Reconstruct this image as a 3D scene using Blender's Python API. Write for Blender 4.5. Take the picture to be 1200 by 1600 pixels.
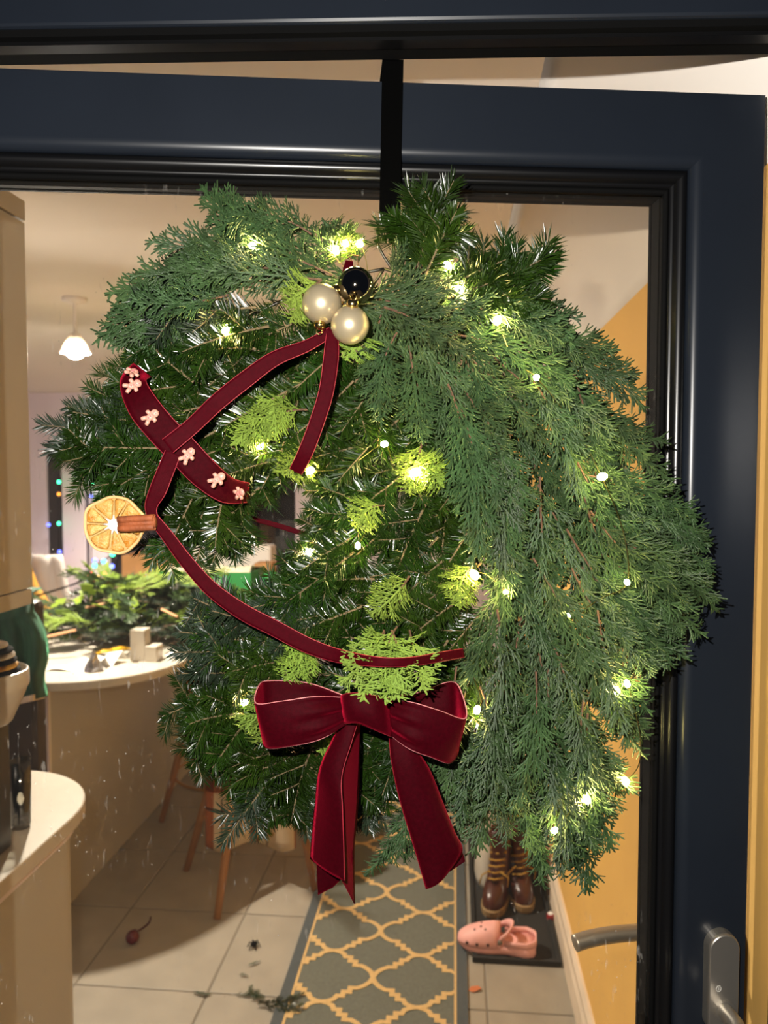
import bpy, math, random
import numpy as np
from mathutils import Vector, Matrix

for _o in list(bpy.data.objects):
    bpy.data.objects.remove(_o, do_unlink=True)
scene = bpy.context.scene
COL = scene.collection

# ------------------------------------------------------------------ camera
H = 1.68                                   # camera height
PSI = math.radians(5.24)                   # turned left of the room axis
PIT = math.radians(2.815)                  # tilted down
FPX = 1200.0
CAM = Vector((0, 0, H))
FWD = Vector((-math.sin(PSI) * math.cos(PIT), math.cos(PSI) * math.cos(PIT), -math.sin(PIT)))
RGT = Vector((math.cos(PSI), math.sin(PSI), 0))
UPV = RGT.cross(FWD)
cam_d = bpy.data.cameras.new('camera')
cam = bpy.data.objects.new('camera', cam_d)
COL.objects.link(cam)
cam.location = CAM
cam.rotation_euler = (math.pi / 2 - PIT, 0, PSI)
cam_d.sensor_fit = 'VERTICAL'
cam_d.sensor_height = 24.0
cam_d.lens = 18.0
cam_d.clip_start = 0.02
cam_d.dof.use_dof = True
cam_d.dof.focus_distance = 0.84
cam_d.dof.aperture_fstop = 4.6
scene.camera = cam

# ------------------------------------------------------------------ world, lights, exposure
world = bpy.data.worlds.new('night')
scene.world = world
world.use_nodes = True
bg = world.node_tree.nodes['Background']
bg.inputs['Color'].default_value = (0.012, 0.016, 0.03, 1)
bg.inputs['Strength'].default_value = 1.0

FLASH_W = 68.0
fl = bpy.data.lights.new('phone_flash', 'POINT')
fl.energy = FLASH_W
fl.color = (1.0, 0.95, 0.88)
fl.shadow_soft_size = 0.006
flo = bpy.data.objects.new('phone_flash', fl)
COL.objects.link(flo)
flo.location = CAM + RGT * -0.075 + UPV * 0.085

LAMP_E = 6000.0       # visible ceiling lamp bulb
LAMP2_E = 6500.0      # added ceiling lamp, unseen, brightens the far end
LED_E = 400.0
scene.view_settings.view_transform = 'Standard'
scene.view_settings.look = 'None'
scene.view_settings.gamma = 1.0
scene.view_settings.use_curve_mapping = False
scene.view_settings.exposure = 0.0

# ------------------------------------------------------------------ geometry of the view
def ray(px, py):
    return FWD + RGT * ((px - 600.0) / FPX) + UPV * ((800.0 - py) / FPX)
def onz(px, py, z):
    d = ray(px, py); k = (z - H) / d.z
    return CAM + d * k
def ony(px, py, y):
    d = ray(px, py); return CAM + d * (y / d.y)
def onx(px, py, x):
    d = ray(px, py); return CAM + d * (x / d.x)
# door leaf: hinged on the left, swung a little into the room
DA = math.radians(9.2)
DU = Vector((math.cos(DA), math.sin(DA), 0))
DN = Vector((math.sin(DA), -math.cos(DA), 0))        # towards the camera
DD = 0.93
DP = Vector((-math.sin(PSI) * DD, math.cos(PSI) * DD, 0))
def W(px, py, t=0.0):
    d = ray(px, py)
    k = ((DP + DN * t) - CAM).dot(DN) / d.dot(DN)
    return CAM + d * k
def DL(s, z, t=0.0):
    p = DP + DU * s + DN * t
    return Vector((p.x, p.y, z))
def sz(p):
    return (p - DP).dot(DU), p.z
PXM = DD / FPX                                        # metres per pixel on the door

# ------------------------------------------------------------------ mesh helpers
class MB:
    def __init__(self):
        self.v = []; self.f = []; self.mi = []
    def add(self, vs, fs, m=0):
        b = len(self.v)
        self.v.extend([tuple(p) for p in vs])
        for f in fs:
            self.f.append(tuple(i + b for i in f)); self.mi.append(m)
    def box(self, a, b, m=0):
        x0, y0, z0 = a; x1, y1, z1 = b
        self.add([(x0,y0,z0),(x1,y0,z0),(x1,y1,z0),(x0,y1,z0),(x0,y0,z1),(x1,y0,z1),(x1,y1,z1),(x0,y1,z1)],
                 [(0,3,2,1),(4,5,6,7),(0,1,5,4),(1,2,6,5),(2,3,7,6),(3,0,4,7)], m)
    def tube(self, pts, rad, n=8, cap=True, m=0, ref=None, flat=1.0):
        pts = [Vector(p) for p in pts]
        if not hasattr(rad, '__len__'): rad = [rad] * len(pts)
        vs = []; fs = []
        up = Vector(ref) if ref is not None else None
        prev = None
        for i, p in enumerate(pts):
            a = pts[max(0, i-1)]; b = pts[min(len(pts)-1, i+1)]
            d = (b - a)
            d = d.normalized() if d.length > 1e-9 else Vector((0,0,1))
            if prev is None:
                r = up if up is not None else (Vector((0,0,1)) if abs(d.z) < .9 else Vector((1,0,0)))
            else:
                r = prev
            s = d.cross(r)
            if s.length < 1e-6: s = d.cross(Vector((1,0.3,0)))
            s.normalize(); r = s.cross(d).normalized(); prev = r
            for k in range(n):
                an = 2 * math.pi * k / n
                vs.append(p + (s * math.cos(an) + r * math.sin(an) * flat) * rad[i])
        for i in range(len(pts) - 1):
            for k in range(n):
                k2 = (k + 1) % n
                fs.append((i*n+k, i*n+k2, (i+1)*n+k2, (i+1)*n+k))
        if cap:
            fs.append(tuple(range(n-1, -1, -1))); fs.append(tuple((len(pts)-1)*n + k for k in range(n)))
        self.add(vs, fs, m)
    def lathe(self, prof, org, ax=(0,0,1), n=24, m=0):
        ax = Vector(ax).normalized()
        s = ax.cross(Vector((1,0,0)) if abs(ax.x) < .9 else Vector((0,1,0))).normalized(); r = ax.cross(s)
        org = Vector(org); vs = []; fs = []
        for (rr, h) in prof:
            for k in range(n):
                an = 2*math.pi*k/n
                vs.append(org + ax*h + (s*math.cos(an) + r*math.sin(an))*rr)
        for i in range(len(prof)-1):
            for k in range(n):
                k2 = (k+1) % n
                fs.append((i*n+k, i*n+k2, (i+1)*n+k2, (i+1)*n+k))
        if prof[0][0] > 1e-5: fs.append(tuple(range(n-1,-1,-1)))
        if prof[-1][0] > 1e-5: fs.append(tuple((len(prof)-1)*n+k for k in range(n)))
        self.add(vs, fs, m)
    def ball(self, c, r, nu=14, nv=10, sc=(1,1,1), axes=None, m=0):
        c = Vector(c)
        ax = axes or (Vector((1,0,0)), Vector((0,1,0)), Vector((0,0,1)))
        vs = []; fs = []
        for j in range(nv+1):
            th = math.pi*j/nv
            for i in range(nu):
                ph = 2*math.pi*i/nu
                vs.append(c + ax[0]*(r*sc[0]*math.sin(th)*math.cos(ph)) + ax[1]*(r*sc[1]*math.sin(th)*math.sin(ph)) + ax[2]*(r*sc[2]*math.cos(th)))
        for j in range(nv):
            for i in range(nu):
                i2 = (i+1) % nu
                fs.append((j*nu+i, (j+1)*nu+i, (j+1)*nu+i2, j*nu+i2))
        self.add(vs, fs, m)
    def loft(self, rings, cap=True, m=0):
        n = len(rings[0]); vs = [p for r in rings for p in r]; fs = []
        for i in range(len(rings)-1):
            for k in range(n):
                k2 = (k+1) % n
                fs.append((i*n+k, i*n+k2, (i+1)*n+k2, (i+1)*n+k))
        if cap:
            fs.append(tuple(range(n-1,-1,-1))); fs.append(tuple((len(rings)-1)*n+k for k in range(n)))
        self.add(vs, fs, m)
    def grid(self, rows, m=0):
        n = len(rows[0]); vs = [p for r in rows for p in r]; fs = []
        for i in range(len(rows)-1):
            for k in range(n-1):
                fs.append((i*n+k, i*n+k+1, (i+1)*n+k+1, (i+1)*n+k))
        self.add(vs, fs, m)
    def prism(self, outline, z0, z1, m=0):           # xy outline, extruded in z
        n = len(outline)
        vs = [(x,y,z0) for x,y in outline] + [(x,y,z1) for x,y in outline]
        fs = [tuple(range(n-1,-1,-1)), tuple(range(n,2*n))]
        for k in range(n):
            k2 = (k+1) % n
            fs.append((k, k2, n+k2, n+k))
        self.add(vs, fs, m)
    def mesh(self, name, mats, smooth=False, org=Vector((0,0,0))):
        me = bpy.data.meshes.new(name)
        o = Vector(org)
        me.from_pydata([(p[0]-o.x, p[1]-o.y, p[2]-o.z) for p in self.v], [], self.f)
        for m in (mats if isinstance(mats, (list, tuple)) else [mats]):
            me.materials.append(m)
        if any(self.mi): me.polygons.foreach_set('material_index', self.mi)
        if smooth: me.polygons.foreach_set('use_smooth', [True]*len(me.polygons))
        me.update()
        return me
    def build(self, name, mats, parent=None, org=None, smooth=False, bevel=0, solid=0):
        """verts are world coordinates; origin is the parent's position, or org / the bottom centre"""
        if parent is not None: o = world_of(parent)
        elif org is not None: o = Vector(org)
        else:
            a = np.array(self.v); lo = a.min(0); hi = a.max(0)
            o = Vector(((lo[0]+hi[0])/2, (lo[1]+hi[1])/2, lo[2]))
        ob = bpy.data.objects.new(name, self.mesh(name, mats, smooth, o))
        COL.objects.link(ob)
        if parent is not None: ob.parent = parent; ob['_o'] = list(o)
        else: ob.location = o; ob['_o'] = list(o)
        if solid:
            md = ob.modifiers.new('thickness', 'SOLIDIFY'); md.thickness = solid; md.offset = 0
        if bevel:
            md = ob.modifiers.new('bevel', 'BEVEL'); md.width = bevel; md.segments = 2; md.limit_method = 'ANGLE'
        return ob
def world_of(o): return Vector(o['_o'])
def tag(o, label=None, cat=None, group=None, kind=None):
    if label: o['label'] = label
    if cat: o['category'] = cat
    if group: o['group'] = group
    if kind: o['kind'] = kind
    return o
def thing(name, loc, label=None, cat=None, group=None, kind=None):
    o = bpy.data.objects.new(name, None); COL.objects.link(o)
    o.empty_display_size = 0.05
    o.location = loc; o['_o'] = list(loc)
    return tag(o, label, cat, group, kind)
def catmull(pts, k=5):
    pts = [np.array(p, float) for p in pts]; out = []
    for i in range(len(pts)-1):
        p0 = pts[max(0,i-1)]; p1 = pts[i]; p2 = pts[i+1]; p3 = pts[min(len(pts)-1,i+2)]
        for j in range(k):
            t = j/k
            out.append(.5*((2*p1)+(-p0+p2)*t+(2*p0-5*p1+4*p2-p3)*t*t+(-p0+3*p1-3*p2+p3)*t**3))
    out.append(pts[-1]); return out

# ------------------------------------------------------------------ materials
def srgb(r, g, b):
    f = lambda c: (c/255)/12.92 if c/255 <= .04045 else (((c/255)+.055)/1.055)**2.4
    return (f(r), f(g), f(b), 1)
MATS = {}
def mat(name, col, rough=.5, metal=0, spec=.5, noise=0, nscale=20, bump=0, bscale=200, sheen=0, sheen_col=None,
        emit=None, estr=0, transl=0, rand=0, col2=None, coat=0, sub=0):
    if name in MATS: return MATS[name]
    m = bpy.data.materials.new(name); m.use_nodes = True
    nt = m.node_tree; N = nt.nodes; L = nt.links
    b = N['Principled BSDF']; out = N['Material Output']
    b.inputs['Base Color'].default_value = col
    b.inputs['Roughness'].default_value = rough
    b.inputs['Metallic'].default_value = metal
    b.inputs['Specular IOR Level'].default_value = spec
    if coat: b.inputs['Coat Weight'].default_value = coat; b.inputs['Coat Roughness'].default_value = .14
    if sheen:
        b.inputs['Sheen Weight'].default_value = sheen
        b.inputs['Sheen Roughness'].default_value = .35
        b.inputs['Sheen Tint'].default_value = sheen_col or (1,1,1,1)
    colsock = None
    tc = N.new('ShaderNodeTexCoord')
    if noise or col2:
        nz = N.new('ShaderNodeTexNoise'); nz.inputs['Scale'].default_value = nscale; nz.inputs['Detail'].default_value = 5
        L.new(tc.outputs['Object'], nz.inputs['Vector'])
        mx = N.new('ShaderNodeMix'); mx.data_type = 'RGBA'
        c2 = col2 or tuple(max(0, c*(1-noise)) for c in col[:3]) + (1,)
        mx.inputs[6].default_value = col; mx.inputs[7].default_value = c2
        rp = N.new('ShaderNodeValToRGB'); rp.color_ramp.elements[0].position = .35; rp.color_ramp.elements[1].position = .65
        L.new(nz.outputs['Fac'], rp.inputs['Fac']); L.new(rp.outputs['Color'], mx.inputs[0])
        colsock = mx.outputs[2]
    if rand:
        oi = N.new('ShaderNodeObjectInfo'); hs = N.new('ShaderNodeHueSaturation')
        mr = N.new('ShaderNodeMapRange'); mr.inputs['To Min'].default_value = 1-rand; mr.inputs['To Max'].default_value = 1+rand
        L.new(oi.outputs['Random'], mr.inputs['Value']); L.new(mr.outputs['Result'], hs.inputs['Value'])
        mr2 = N.new('ShaderNodeMapRange'); mr2.inputs['To Min'].default_value = .5-rand*.06; mr2.inputs['To Max'].default_value = .5+rand*.02
        ml = N.new('ShaderNodeMath'); ml.operation = 'MULTIPLY'; ml.inputs[1].default_value = 7.13
        fr = N.new('ShaderNodeMath'); fr.operation = 'FRACT'
        L.new(oi.outputs['Random'], ml.inputs[0]); L.new(ml.outputs[0], fr.inputs[0]); L.new(fr.outputs[0], mr2.inputs['Value'])
        L.new(mr2.outputs['Result'], hs.inputs['Hue'])
        if colsock: L.new(colsock, hs.inputs['Color'])
        else: hs.inputs['Color'].default_value = col
        colsock = hs.outputs['Color']
    if colsock: L.new(colsock, b.inputs['Base Color'])
    if bump:
        nb = N.new('ShaderNodeTexNoise'); nb.inputs['Scale'].default_value = bscale; nb.inputs['Detail'].default_value = 3
        L.new(tc.outputs['Object'], nb.inputs['Vector'])
        bp = N.new('ShaderNodeBump'); bp.inputs['Strength'].default_value = bump; bp.inputs['Distance'].default_value = .002
        L.new(nb.outputs['Fac'], bp.inputs['Height']); L.new(bp.outputs['Normal'], b.inputs['Normal'])
    if emit:
        b.inputs['Emission Color'].default_value = emit; b.inputs['Emission Strength'].default_value = estr
    if transl:
        tr = N.new('ShaderNodeBsdfTranslucent'); ms = N.new('ShaderNodeMixShader'); ms.inputs[0].default_value = transl
        if colsock: L.new(colsock, tr.inputs['Color'])
        else: tr.inputs['Color'].default_value = col
        L.new(b.outputs[0], ms.inputs[1]); L.new(tr.outputs[0], ms.inputs[2]); L.new(ms.outputs[0], out.inputs['Surface'])
    MATS[name] = m
    return m

M_anth = mat('anthracite_frame', srgb(28,33,41), rough=.3, spec=.45, noise=.12, nscale=6)
M_bead = mat('black_bead', srgb(11,11,12), rough=.3, spec=.5)
M_gask = mat('gasket_rubber', srgb(8,8,8), rough=.8, spec=.1)
M_nick = mat('satin_nickel', srgb(176,170,160), rough=.38, metal=.85, bump=.02)
M_black = mat('matt_black', srgb(4,4,4), rough=.9, spec=.02)
M_ceil = mat('ceiling_paint', srgb(238,230,220), rough=.9, noise=.04, nscale=3)
M_yel = mat('yellow_wall_paint', srgb(230,180,94), rough=.85, noise=.05, nscale=4)
M_skirt = mat('pale_pine', srgb(225,205,180), rough=.6, noise=.12, nscale=9)
M_white = mat('white_paint', srgb(232,226,222), rough=.6)
M_lilac = mat('lilac_white', srgb(225,215,228), rough=.7)
M_tile = mat('floor_tile', srgb(154,145,130), rough=.55, noise=.16, nscale=7, bump=.05, bscale=40)
M_grout = mat('grout', srgb(120,112,100), rough=.95)
M_cab = mat('cream_cabinet', srgb(178,173,162), rough=.45, noise=.05, nscale=3)
M_wtop = mat('worktop', srgb(192,184,170), rough=.3, noise=.06, nscale=30)
M_fir = mat('fir_needle', srgb(33,59,12), rough=.28, spec=.65, rand=.35, noise=.3, nscale=40, transl=.22)
M_firb = mat('fir_needle_silvery', srgb(40,54,38), rough=.35, spec=.6, rand=.25, noise=.3, nscale=40, transl=.15)
M_twig = mat('twig_bark', srgb(116,98,68), rough=.85, noise=.35, nscale=120)
M_cyp = mat('cypress_leaf', srgb(60,86,48), rough=.45, spec=.5, rand=.3, noise=.45, nscale=45, bump=.6, bscale=450, transl=.06)
M_cypl = mat('cypress_leaf_lime', srgb(140,168,70), rough=.55, spec=.35, rand=.2, noise=.2, nscale=60, bump=.5, bscale=500, transl=.25)  # pale undersides, and light from behind put into the leaf colour
M_ctwig = mat('cypress_stem', srgb(104,74,54), rough=.8, noise=.4, nscale=90)
M_velv = mat('burgundy_velvet', (.036,.0003,.0026,1), rough=.6, spec=.04, sheen=.55, sheen_col=(.62,.012,.045,1), noise=.25, nscale=250, bump=.3, bscale=1500)
M_rib = mat('burgundy_ribbon', (.045,.0004,.0032,1), rough=.6, spec=.04, sheen=.22, sheen_col=(.62,.014,.05,1), noise=.2, nscale=250, bump=.25, bscale=1500)
M_trim = mat('ribbon_edge', srgb(150,30,44), rough=.6)
M_trimp = mat('ribbon_satin_pink', srgb(196,120,122), rough=.5)
M_pearl = mat('champagne_pearl', srgb(190,174,142), rough=.34, metal=.6, bump=.02, bscale=900)
M_chrome = mat('champagne_mirror', srgb(150,140,120), rough=.06, metal=1)
M_gold = mat('gold_cap', srgb(205,175,110), rough=.2, metal=1)
M_ginger = mat('pink_clay', srgb(206,146,128), rough=.45, spec=.5, noise=.1, nscale=300)
M_ging2 = mat('pink_icing', srgb(206,108,112), rough=.5)
M_rind = mat('dried_rind', srgb(222,176,116), rough=.6, noise=.2, nscale=150, bump=.3, bscale=600)
M_flesh = mat('dried_flesh', srgb(198,128,36), rough=.35, spec=.5, noise=.4, nscale=110, col2=srgb(224,184,104), bump=.7, bscale=500, transl=.25)
M_pith = mat('dried_pith', srgb(208,166,98), rough=.7, noise=.15, nscale=200, bump=.4, bscale=500, transl=.2)
M_cinn = mat('cinnamon_bark', srgb(150,78,38), rough=.7, noise=.35, nscale=80, bump=.4, bscale=300)
M_wire = mat('copper_wire', srgb(150,140,90), rough=.35, metal=1)
M_led = mat('warm_led', (1,.85,.45,1), emit=(1.0,.80,.26,1), estr=LED_E)
M_steel = mat('steel_wire', srgb(84,82,76), rough=.45, metal=1)

# ================================================================== STRUCTURE
RX = 0.40          # right wall
CZ = H + 0.66      # ceiling
FY = 6.0           # far wall
YN = 0.90          # inner face of the entrance wall (about)
LA = math.radians(3.7)
LU = Vector((math.cos(LA), math.sin(LA), 0)); LN = Vector((math.sin(LA), -math.cos(LA), 0))
HINGE = DL(-0.56, 0, 0)
def FL(s, z, t=0): 
    p = HINGE + LU*s + LN*t
    return Vector((p.x, p.y, z))

# ---- floor: grout bed and tiles
fl_b = MB(); fl_b.box((-4.0, 0.75, -0.10), (RX+0.02, FY+.05, -0.0025))
floor = tag(fl_b.build('floor', M_grout, org=(0, 3, -0.002)), kind='structure')
TS = 0.45
tm = MB()
g = .004; e = .003
tm.loft([[(g,g,-.006),(TS-g,g,-.006),(TS-g,TS-g,-.006),(g,TS-g,-.006)],
         [(g,g,-.001),(TS-g,g,-.001),(TS-g,TS-g,-.001),(g,TS-g,-.001)],
         [(g+e,g+e,0),(TS-g-e,g+e,0),(TS-g-e,TS-g-e,0),(g+e,TS-g-e,0)]])
tmesh = tm.mesh('tile', M_tile)
tile_x0 = RX - 9*TS + .16
for i in range(9):
    for j in range(11):
        x = tile_x0 + i*TS; y = 1.0 + j*TS
        if x + TS > RX+.0 or y + TS > FY: 
            pass
        t = bpy.data.objects.new('tile', tmesh); COL.objects.link(t); t.parent = floor
        t.location = (x - 0, y - 3, .002)
        if x + TS > RX: t.scale.x = (RX - x)/TS
# ---- ceiling
cb = MB(); cb.box((-4.0, YN+.02, CZ), (RX+.02, FY+.05, CZ+.1))
tag(cb.build('ceiling', M_ceil, org=(0,3,CZ)), kind='structure')
# ---- right wall: yellow up to a coved pale cornice
wb = MB(); wb.box((RX, 0.98, -.1), (RX+.1, FY+.05, H+.40))
tag(wb.build('wall_right', M_yel, org=(RX,3,0)), kind='structure')
cv = MB(); rows = []
for y in (0.98, FY):
    r = []
    for k in range(13):
        a = math.pi/2*k/12
        r.append((RX-.26+.26*math.cos(a), y, H+.40+.26*math.sin(a)))
    rows.append(r + [(RX+.1, y, CZ), (RX+.1, y, H+.40)])
cv.loft(rows)
tag(cv.build('trim_1', M_ceil, org=(RX,3,H+.4), smooth=False), kind='structure')
for p in bpy.data.objects['trim_1'].data.polygons[:12]: p.use_smooth = True
# ---- skirting board
sk = MB(); rings = []
for y in (0.98, FY):
    rings.append([(RX,y,0),(RX-.022,y,0),(RX-.022,y,.085),(RX-.016,y,.10),(RX-.016,y,.125),(RX-.008,y,.14),(RX,y,.14)])
sk.loft(rings)
tag(sk.build('baseboard_right', M_skirt, org=(RX,3,0)), kind='structure')
# ---- far wall with glazed doors, left wall
WX0 = ony(72,700,FY).x; WX1 = ony(484,700,FY).x; WZ1 = ony(72,683,FY).z
bw = MB()
bw.box((-4.0, FY, 0), (WX0, FY+.1, CZ)); bw.box((WX1, FY, 0), (RX, FY+.1, CZ)); bw.box((WX0, FY, WZ1), (WX1, FY+.1, CZ))
tag(bw.build('wall_back', M_lilac, org=(-1.8,FY,0)), kind='structure')
lw = MB(); lw.box((-4.0, YN, 0), (-3.9, FY, CZ))
tag(lw.build('wall_left', M_lilac, org=(-3.95,3,0)), kind='structure')
M_dark = mat('night_glass', srgb(14,14,20), rough=.04, spec=.9)
win = thing('window_1', (0,FY,0), kind='structure')
xs = [72, 98, 135, 172, 230, 300, 372, 462, 484]
fr = MB()
for a, b in ((98,133),(139,168),(462,484)):
    fr.box((ony(a,700,FY).x, FY-.03, 0), (ony(b,700,FY).x, FY+.06, WZ1))
fr.box((WX0, FY-.02, WZ1-.05), (WX1, FY+.06, WZ1)); fr.box((WX0, FY-.02, 0), (WX1, FY+.06, .12))
fr.build('window_frame', M_lilac, win, bevel=.004)
ed = [72, 98, 133, 139, 168, 290, 462]
for a, b in ((72,98),(133,139),(168,290),(290,462)):
    p = MB(); p.box((ony(a,700,FY).x, FY+.02, .12), (ony(b,700,FY).x, FY+.035, WZ1-.05)); p.build('pane', M_dark, win)
mb = MB(); mb.box((ony(286,700,FY).x, FY-.02, .1), (ony(294,700,FY).x, FY+.05, WZ1)); mb.build('mullion', M_gask, win)

# ---- entrance wall around the frame, fixed frame
zl = W(600, 87, .01).z         # underside of the lintel
def slab(name, s0, s1, z0, z1, t0, t1, m, parent=None, kind=None, bevel=0):
    b = MB()
    b.add([FL(s0,z0,t0),FL(s1,z0,t0),FL(s1,z0,t1),FL(s0,z0,t1),FL(s0,z1,t0),FL(s1,z1,t0),FL(s1,z1,t1),FL(s0,z1,t1)],
          [(0,1,2,3),(4,7,6,5),(0,4,5,1),(1,5,6,2),(2,6,7,3),(3,7,4,0)])
    o = b.build(name, m, parent, org=None, bevel=bevel)
    if kind: tag(o, kind=kind)
    return o
frm = thing('trim_2', FL(.5, zl, 0), kind='structure')
slab('frame_head', -.16, 1.16, zl+.012, zl+.17, -.075, .004, M_anth, frm, bevel=.004)
slab('seal_strip', -.10, 1.06, zl+.004, zl+.014, -.06, -.002, M_gask, frm)
slab('edge_bead', -.10, 1.06, zl, zl+.006, -.03, -.012, M_bead, frm)
slab('frame_jamb', -.16, -.09, 0, zl+.012, -.075, .004, M_anth, frm, bevel=.004)
slab('frame_jamb', 1.04, 1.11, 0, zl+.012, -.075, .004, M_anth, frm, bevel=.004)
M_rend = mat('outer_render', srgb(120,110,100), rough=.9, noise=.2, nscale=30, bump=.3)
slab('wall_front', -3.3, -.16, 0, CZ+.1, -.10, .03, M_rend, None, 'structure')
slab('wall_front', 1.11, 2.2, 0, CZ+.1, -.10, .03, M_rend, None, 'structure')
slab('wall_front', -.16, 1.11, zl+.17, CZ+.1, -.10, .03, M_rend, None, 'structure')
step = MB(); step.box((-1.5,-1.2,-.16),(1.6,.88,-.06)); tag(step.build('floor_outside', M_rend, org=(0,0,-.06)), kind='structure')

# ---- door leaf
s_gr = (sz(W(1041,305,-.028))[0] + sz(W(1004,1590,-.028))[0])/2
s_gl = -0.60 + .10
z_gt = (sz(W(60,286,-.028))[1] + sz(W(1030,303,-.028))[1])/2
z_gb = 0.16
z_top = (sz(W(0,105))[1] + sz(W(1190,150))[1])/2
FW = z_top - z_gt                       # whole rail width
s_R = (sz(W(1194,200))[0] + sz(W(1163,1590))[0])/2
FWR = s_R - s_gr
door = thing('door_1', DL((s_gl+s_gr)/2, 0, 0), kind='structure')
PROF_F = [(.040-.014*math.sin(a_), -.0125*(1-math.cos(a_))) for a_ in [math.pi/2*(8-k_)/8 for k_ in range(9)]]   # rounded inner edge
def side_piece(name, prof, m, close=True, smooth=True, outs=(FWR,FWR,FW,.12)):
    """mitred sweep round the glass: right, left, top, bottom; prof = (distance out from glass, t); 1.0 = outer edge"""
    def c(side, d):   # corner points for outward distance d
        pass
    sides = (('r',(1,0)),('l',(-1,0)),('t',(0,1)),('b',(0,-1)))
    for nm, (ax, az) in sides:
        rows = []
        for end in (-1, 1):
            r = []
            for d, t in prof:
                dr = outs[0] if d >= .9 else d; dl = outs[1] if d >= .9 else d
                dt = outs[2] if d >= .9 else d; db = outs[3] if d >= .9 else d
                if ax == 1:  s = s_gr+dr; z = (z_gt+dt) if end > 0 else (z_gb-db)
                elif ax == -1: s = s_gl-dl; z = (z_gt+dt) if end > 0 else (z_gb-db)
                elif az == 1: z = z_gt+dt; s = (s_gr+dr) if end > 0 else (s_gl-dl)
                else: z = z_gb-db; s = (s_gr+dr) if end > 0 else (s_gl-dl)
                r.append(DL(s, z, t))
            rows.append(r)
        b = MB(); b.loft(rows, cap=False)
        o = b.build(name[nm] if isinstance(name, dict) else name, m, door, smooth=False)
        if smooth:
            for p in o.data.polygons:
                if p.area < .02 and len(p.vertices) == 4: p.use_smooth = True
side_piece({'r':'door_stile','l':'door_stile','t':'top_rail','b':'bottom_rail'},
           PROF_F + [(1.0,0),(1.0,-.07),(.026,-.07)], M_anth)
side_piece('glazing_bead', [(.006,-.030),(.007,-.022),(.010,-.019),(.0125,-.0185),(.013,-.014),(.018,-.010),(.0235,-.009),(.026,-.0125),(.026,-.030)], M_bead)
side_piece('gasket', [(0,-.030),(.001,-.024),(.004,-.021),(.007,-.022),(.007,-.030)], M_gask)
side_piece('spacer_bar', [(0,-.0345),(0,-.0555),(.0255,-.0555),(.0255,-.0345)], M_gask)
side_piece('inner_bead', [(0,-.056),(0,-.066),(.02,-.069),(.026,-.066),(.026,-.056)], M_gask)

# ---- glass pane: clear, a little tinted, dusty
mg = bpy.data.materials.new('dusty_glass'); mg.use_nodes = True
nt = mg.node_tree; N = nt.nodes; L = nt.links
for n_ in list(N):
    if n_.name != 'Material Output': N.remove(n_)
out = N['Material Output']
tr = N.new('ShaderNodeBsdfTransparent'); tr.inputs[0].default_value = (.88,.83,.74,1)
gl = N.new('ShaderNodeBsdfGlossy'); gl.inputs['Roughness'].default_value = .0
fn = N.new('ShaderNodeFresnel'); fn.inputs['IOR'].default_value = 1.4
mx = N.new('ShaderNodeMixShader'); L.new(fn.outputs[0], mx.inputs[0]); L.new(tr.outputs[0], mx.inputs[1]); L.new(gl.outputs[0], mx.inputs[2])
df = N.new('ShaderNodeBsdfDiffuse'); df.inputs[0].default_value = (.8,.78,.74,1)
tl = N.new('ShaderNodeBsdfTranslucent'); tl.inputs[0].default_value = (.9,.85,.75,1)
dm = N.new('ShaderNodeMixShader'); dm.inputs[0].default_value = .6
L.new(df.outputs[0], dm.inputs[1]); L.new(tl.outputs[0], dm.inputs[2])
tc = N.new('ShaderNodeTexCoord')
def ramp(a, b, src):
    r = N.new('ShaderNodeMapRange'); r.inputs['From Min'].default_value = a; r.inputs['From Max'].default_value = b
    L.new(src, r.inputs['Value']); return r.outputs['Result']
vo = N.new('ShaderNodeTexVoronoi'); vo.inputs['Scale'].default_value = 75; L.new(tc.outputs['Object'], vo.inputs['Vector'])
sp = ramp(.11, .05, vo.outputs['Distance'])                     # little round specks
n1 = N.new('ShaderNodeTexNoise'); n1.inputs['Scale'].default_value = 5; L.new(tc.outputs['Object'], n1.inputs['Vector'])
pt = ramp(.46, .66, n1.outputs['Fac'])
mp = N.new('ShaderNodeMapping'); mp.inputs['Scale'].default_value = (1,1,.25); L.new(tc.outputs['Object'], mp.inputs['Vector'])
n2 = N.new('ShaderNodeTexNoise'); n2.inputs['Scale'].default_value = 190; n2.inputs['Detail'].default_value = 4; L.new(mp.outputs[0], n2.inputs['Vector'])
st = ramp(.62, .8, n2.outputs['Fac'])
def mth(op, a, b):
    m = N.new('ShaderNodeMath'); m.operation = op; m.use_clamp = True
    for i, s in enumerate((a, b)):
        if isinstance(s, (int, float)): m.inputs[i].default_value = s
        else: L.new(s, m.inputs[i])
    return m.outputs[0]
dirt = mth('ADD', mth('MULTIPLY', mth('MULTIPLY', mth('ADD', sp, st), pt), .45), .012)
fm = N.new('ShaderNodeMixShader'); L.new(dirt, fm.inputs[0]); L.new(mx.outputs[0], fm.inputs[1]); L.new(dm.outputs[0], fm.inputs[2])
L.new(fm.outputs[0], out.inputs['Surface'])
gp = MB()
gp.add([DL(s_gl-.004,z_gb-.004,-.032),DL(s_gr+.004,z_gb-.004,-.032),DL(s_gr+.004,z_gt+.004,-.032),DL(s_gl-.004,z_gt+.004,-.032)], [(0,1,2,3)])
gpo = gp.build('glass_pane', mg, door)
gpo['label'] = 'clear dusty glass pane'

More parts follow.
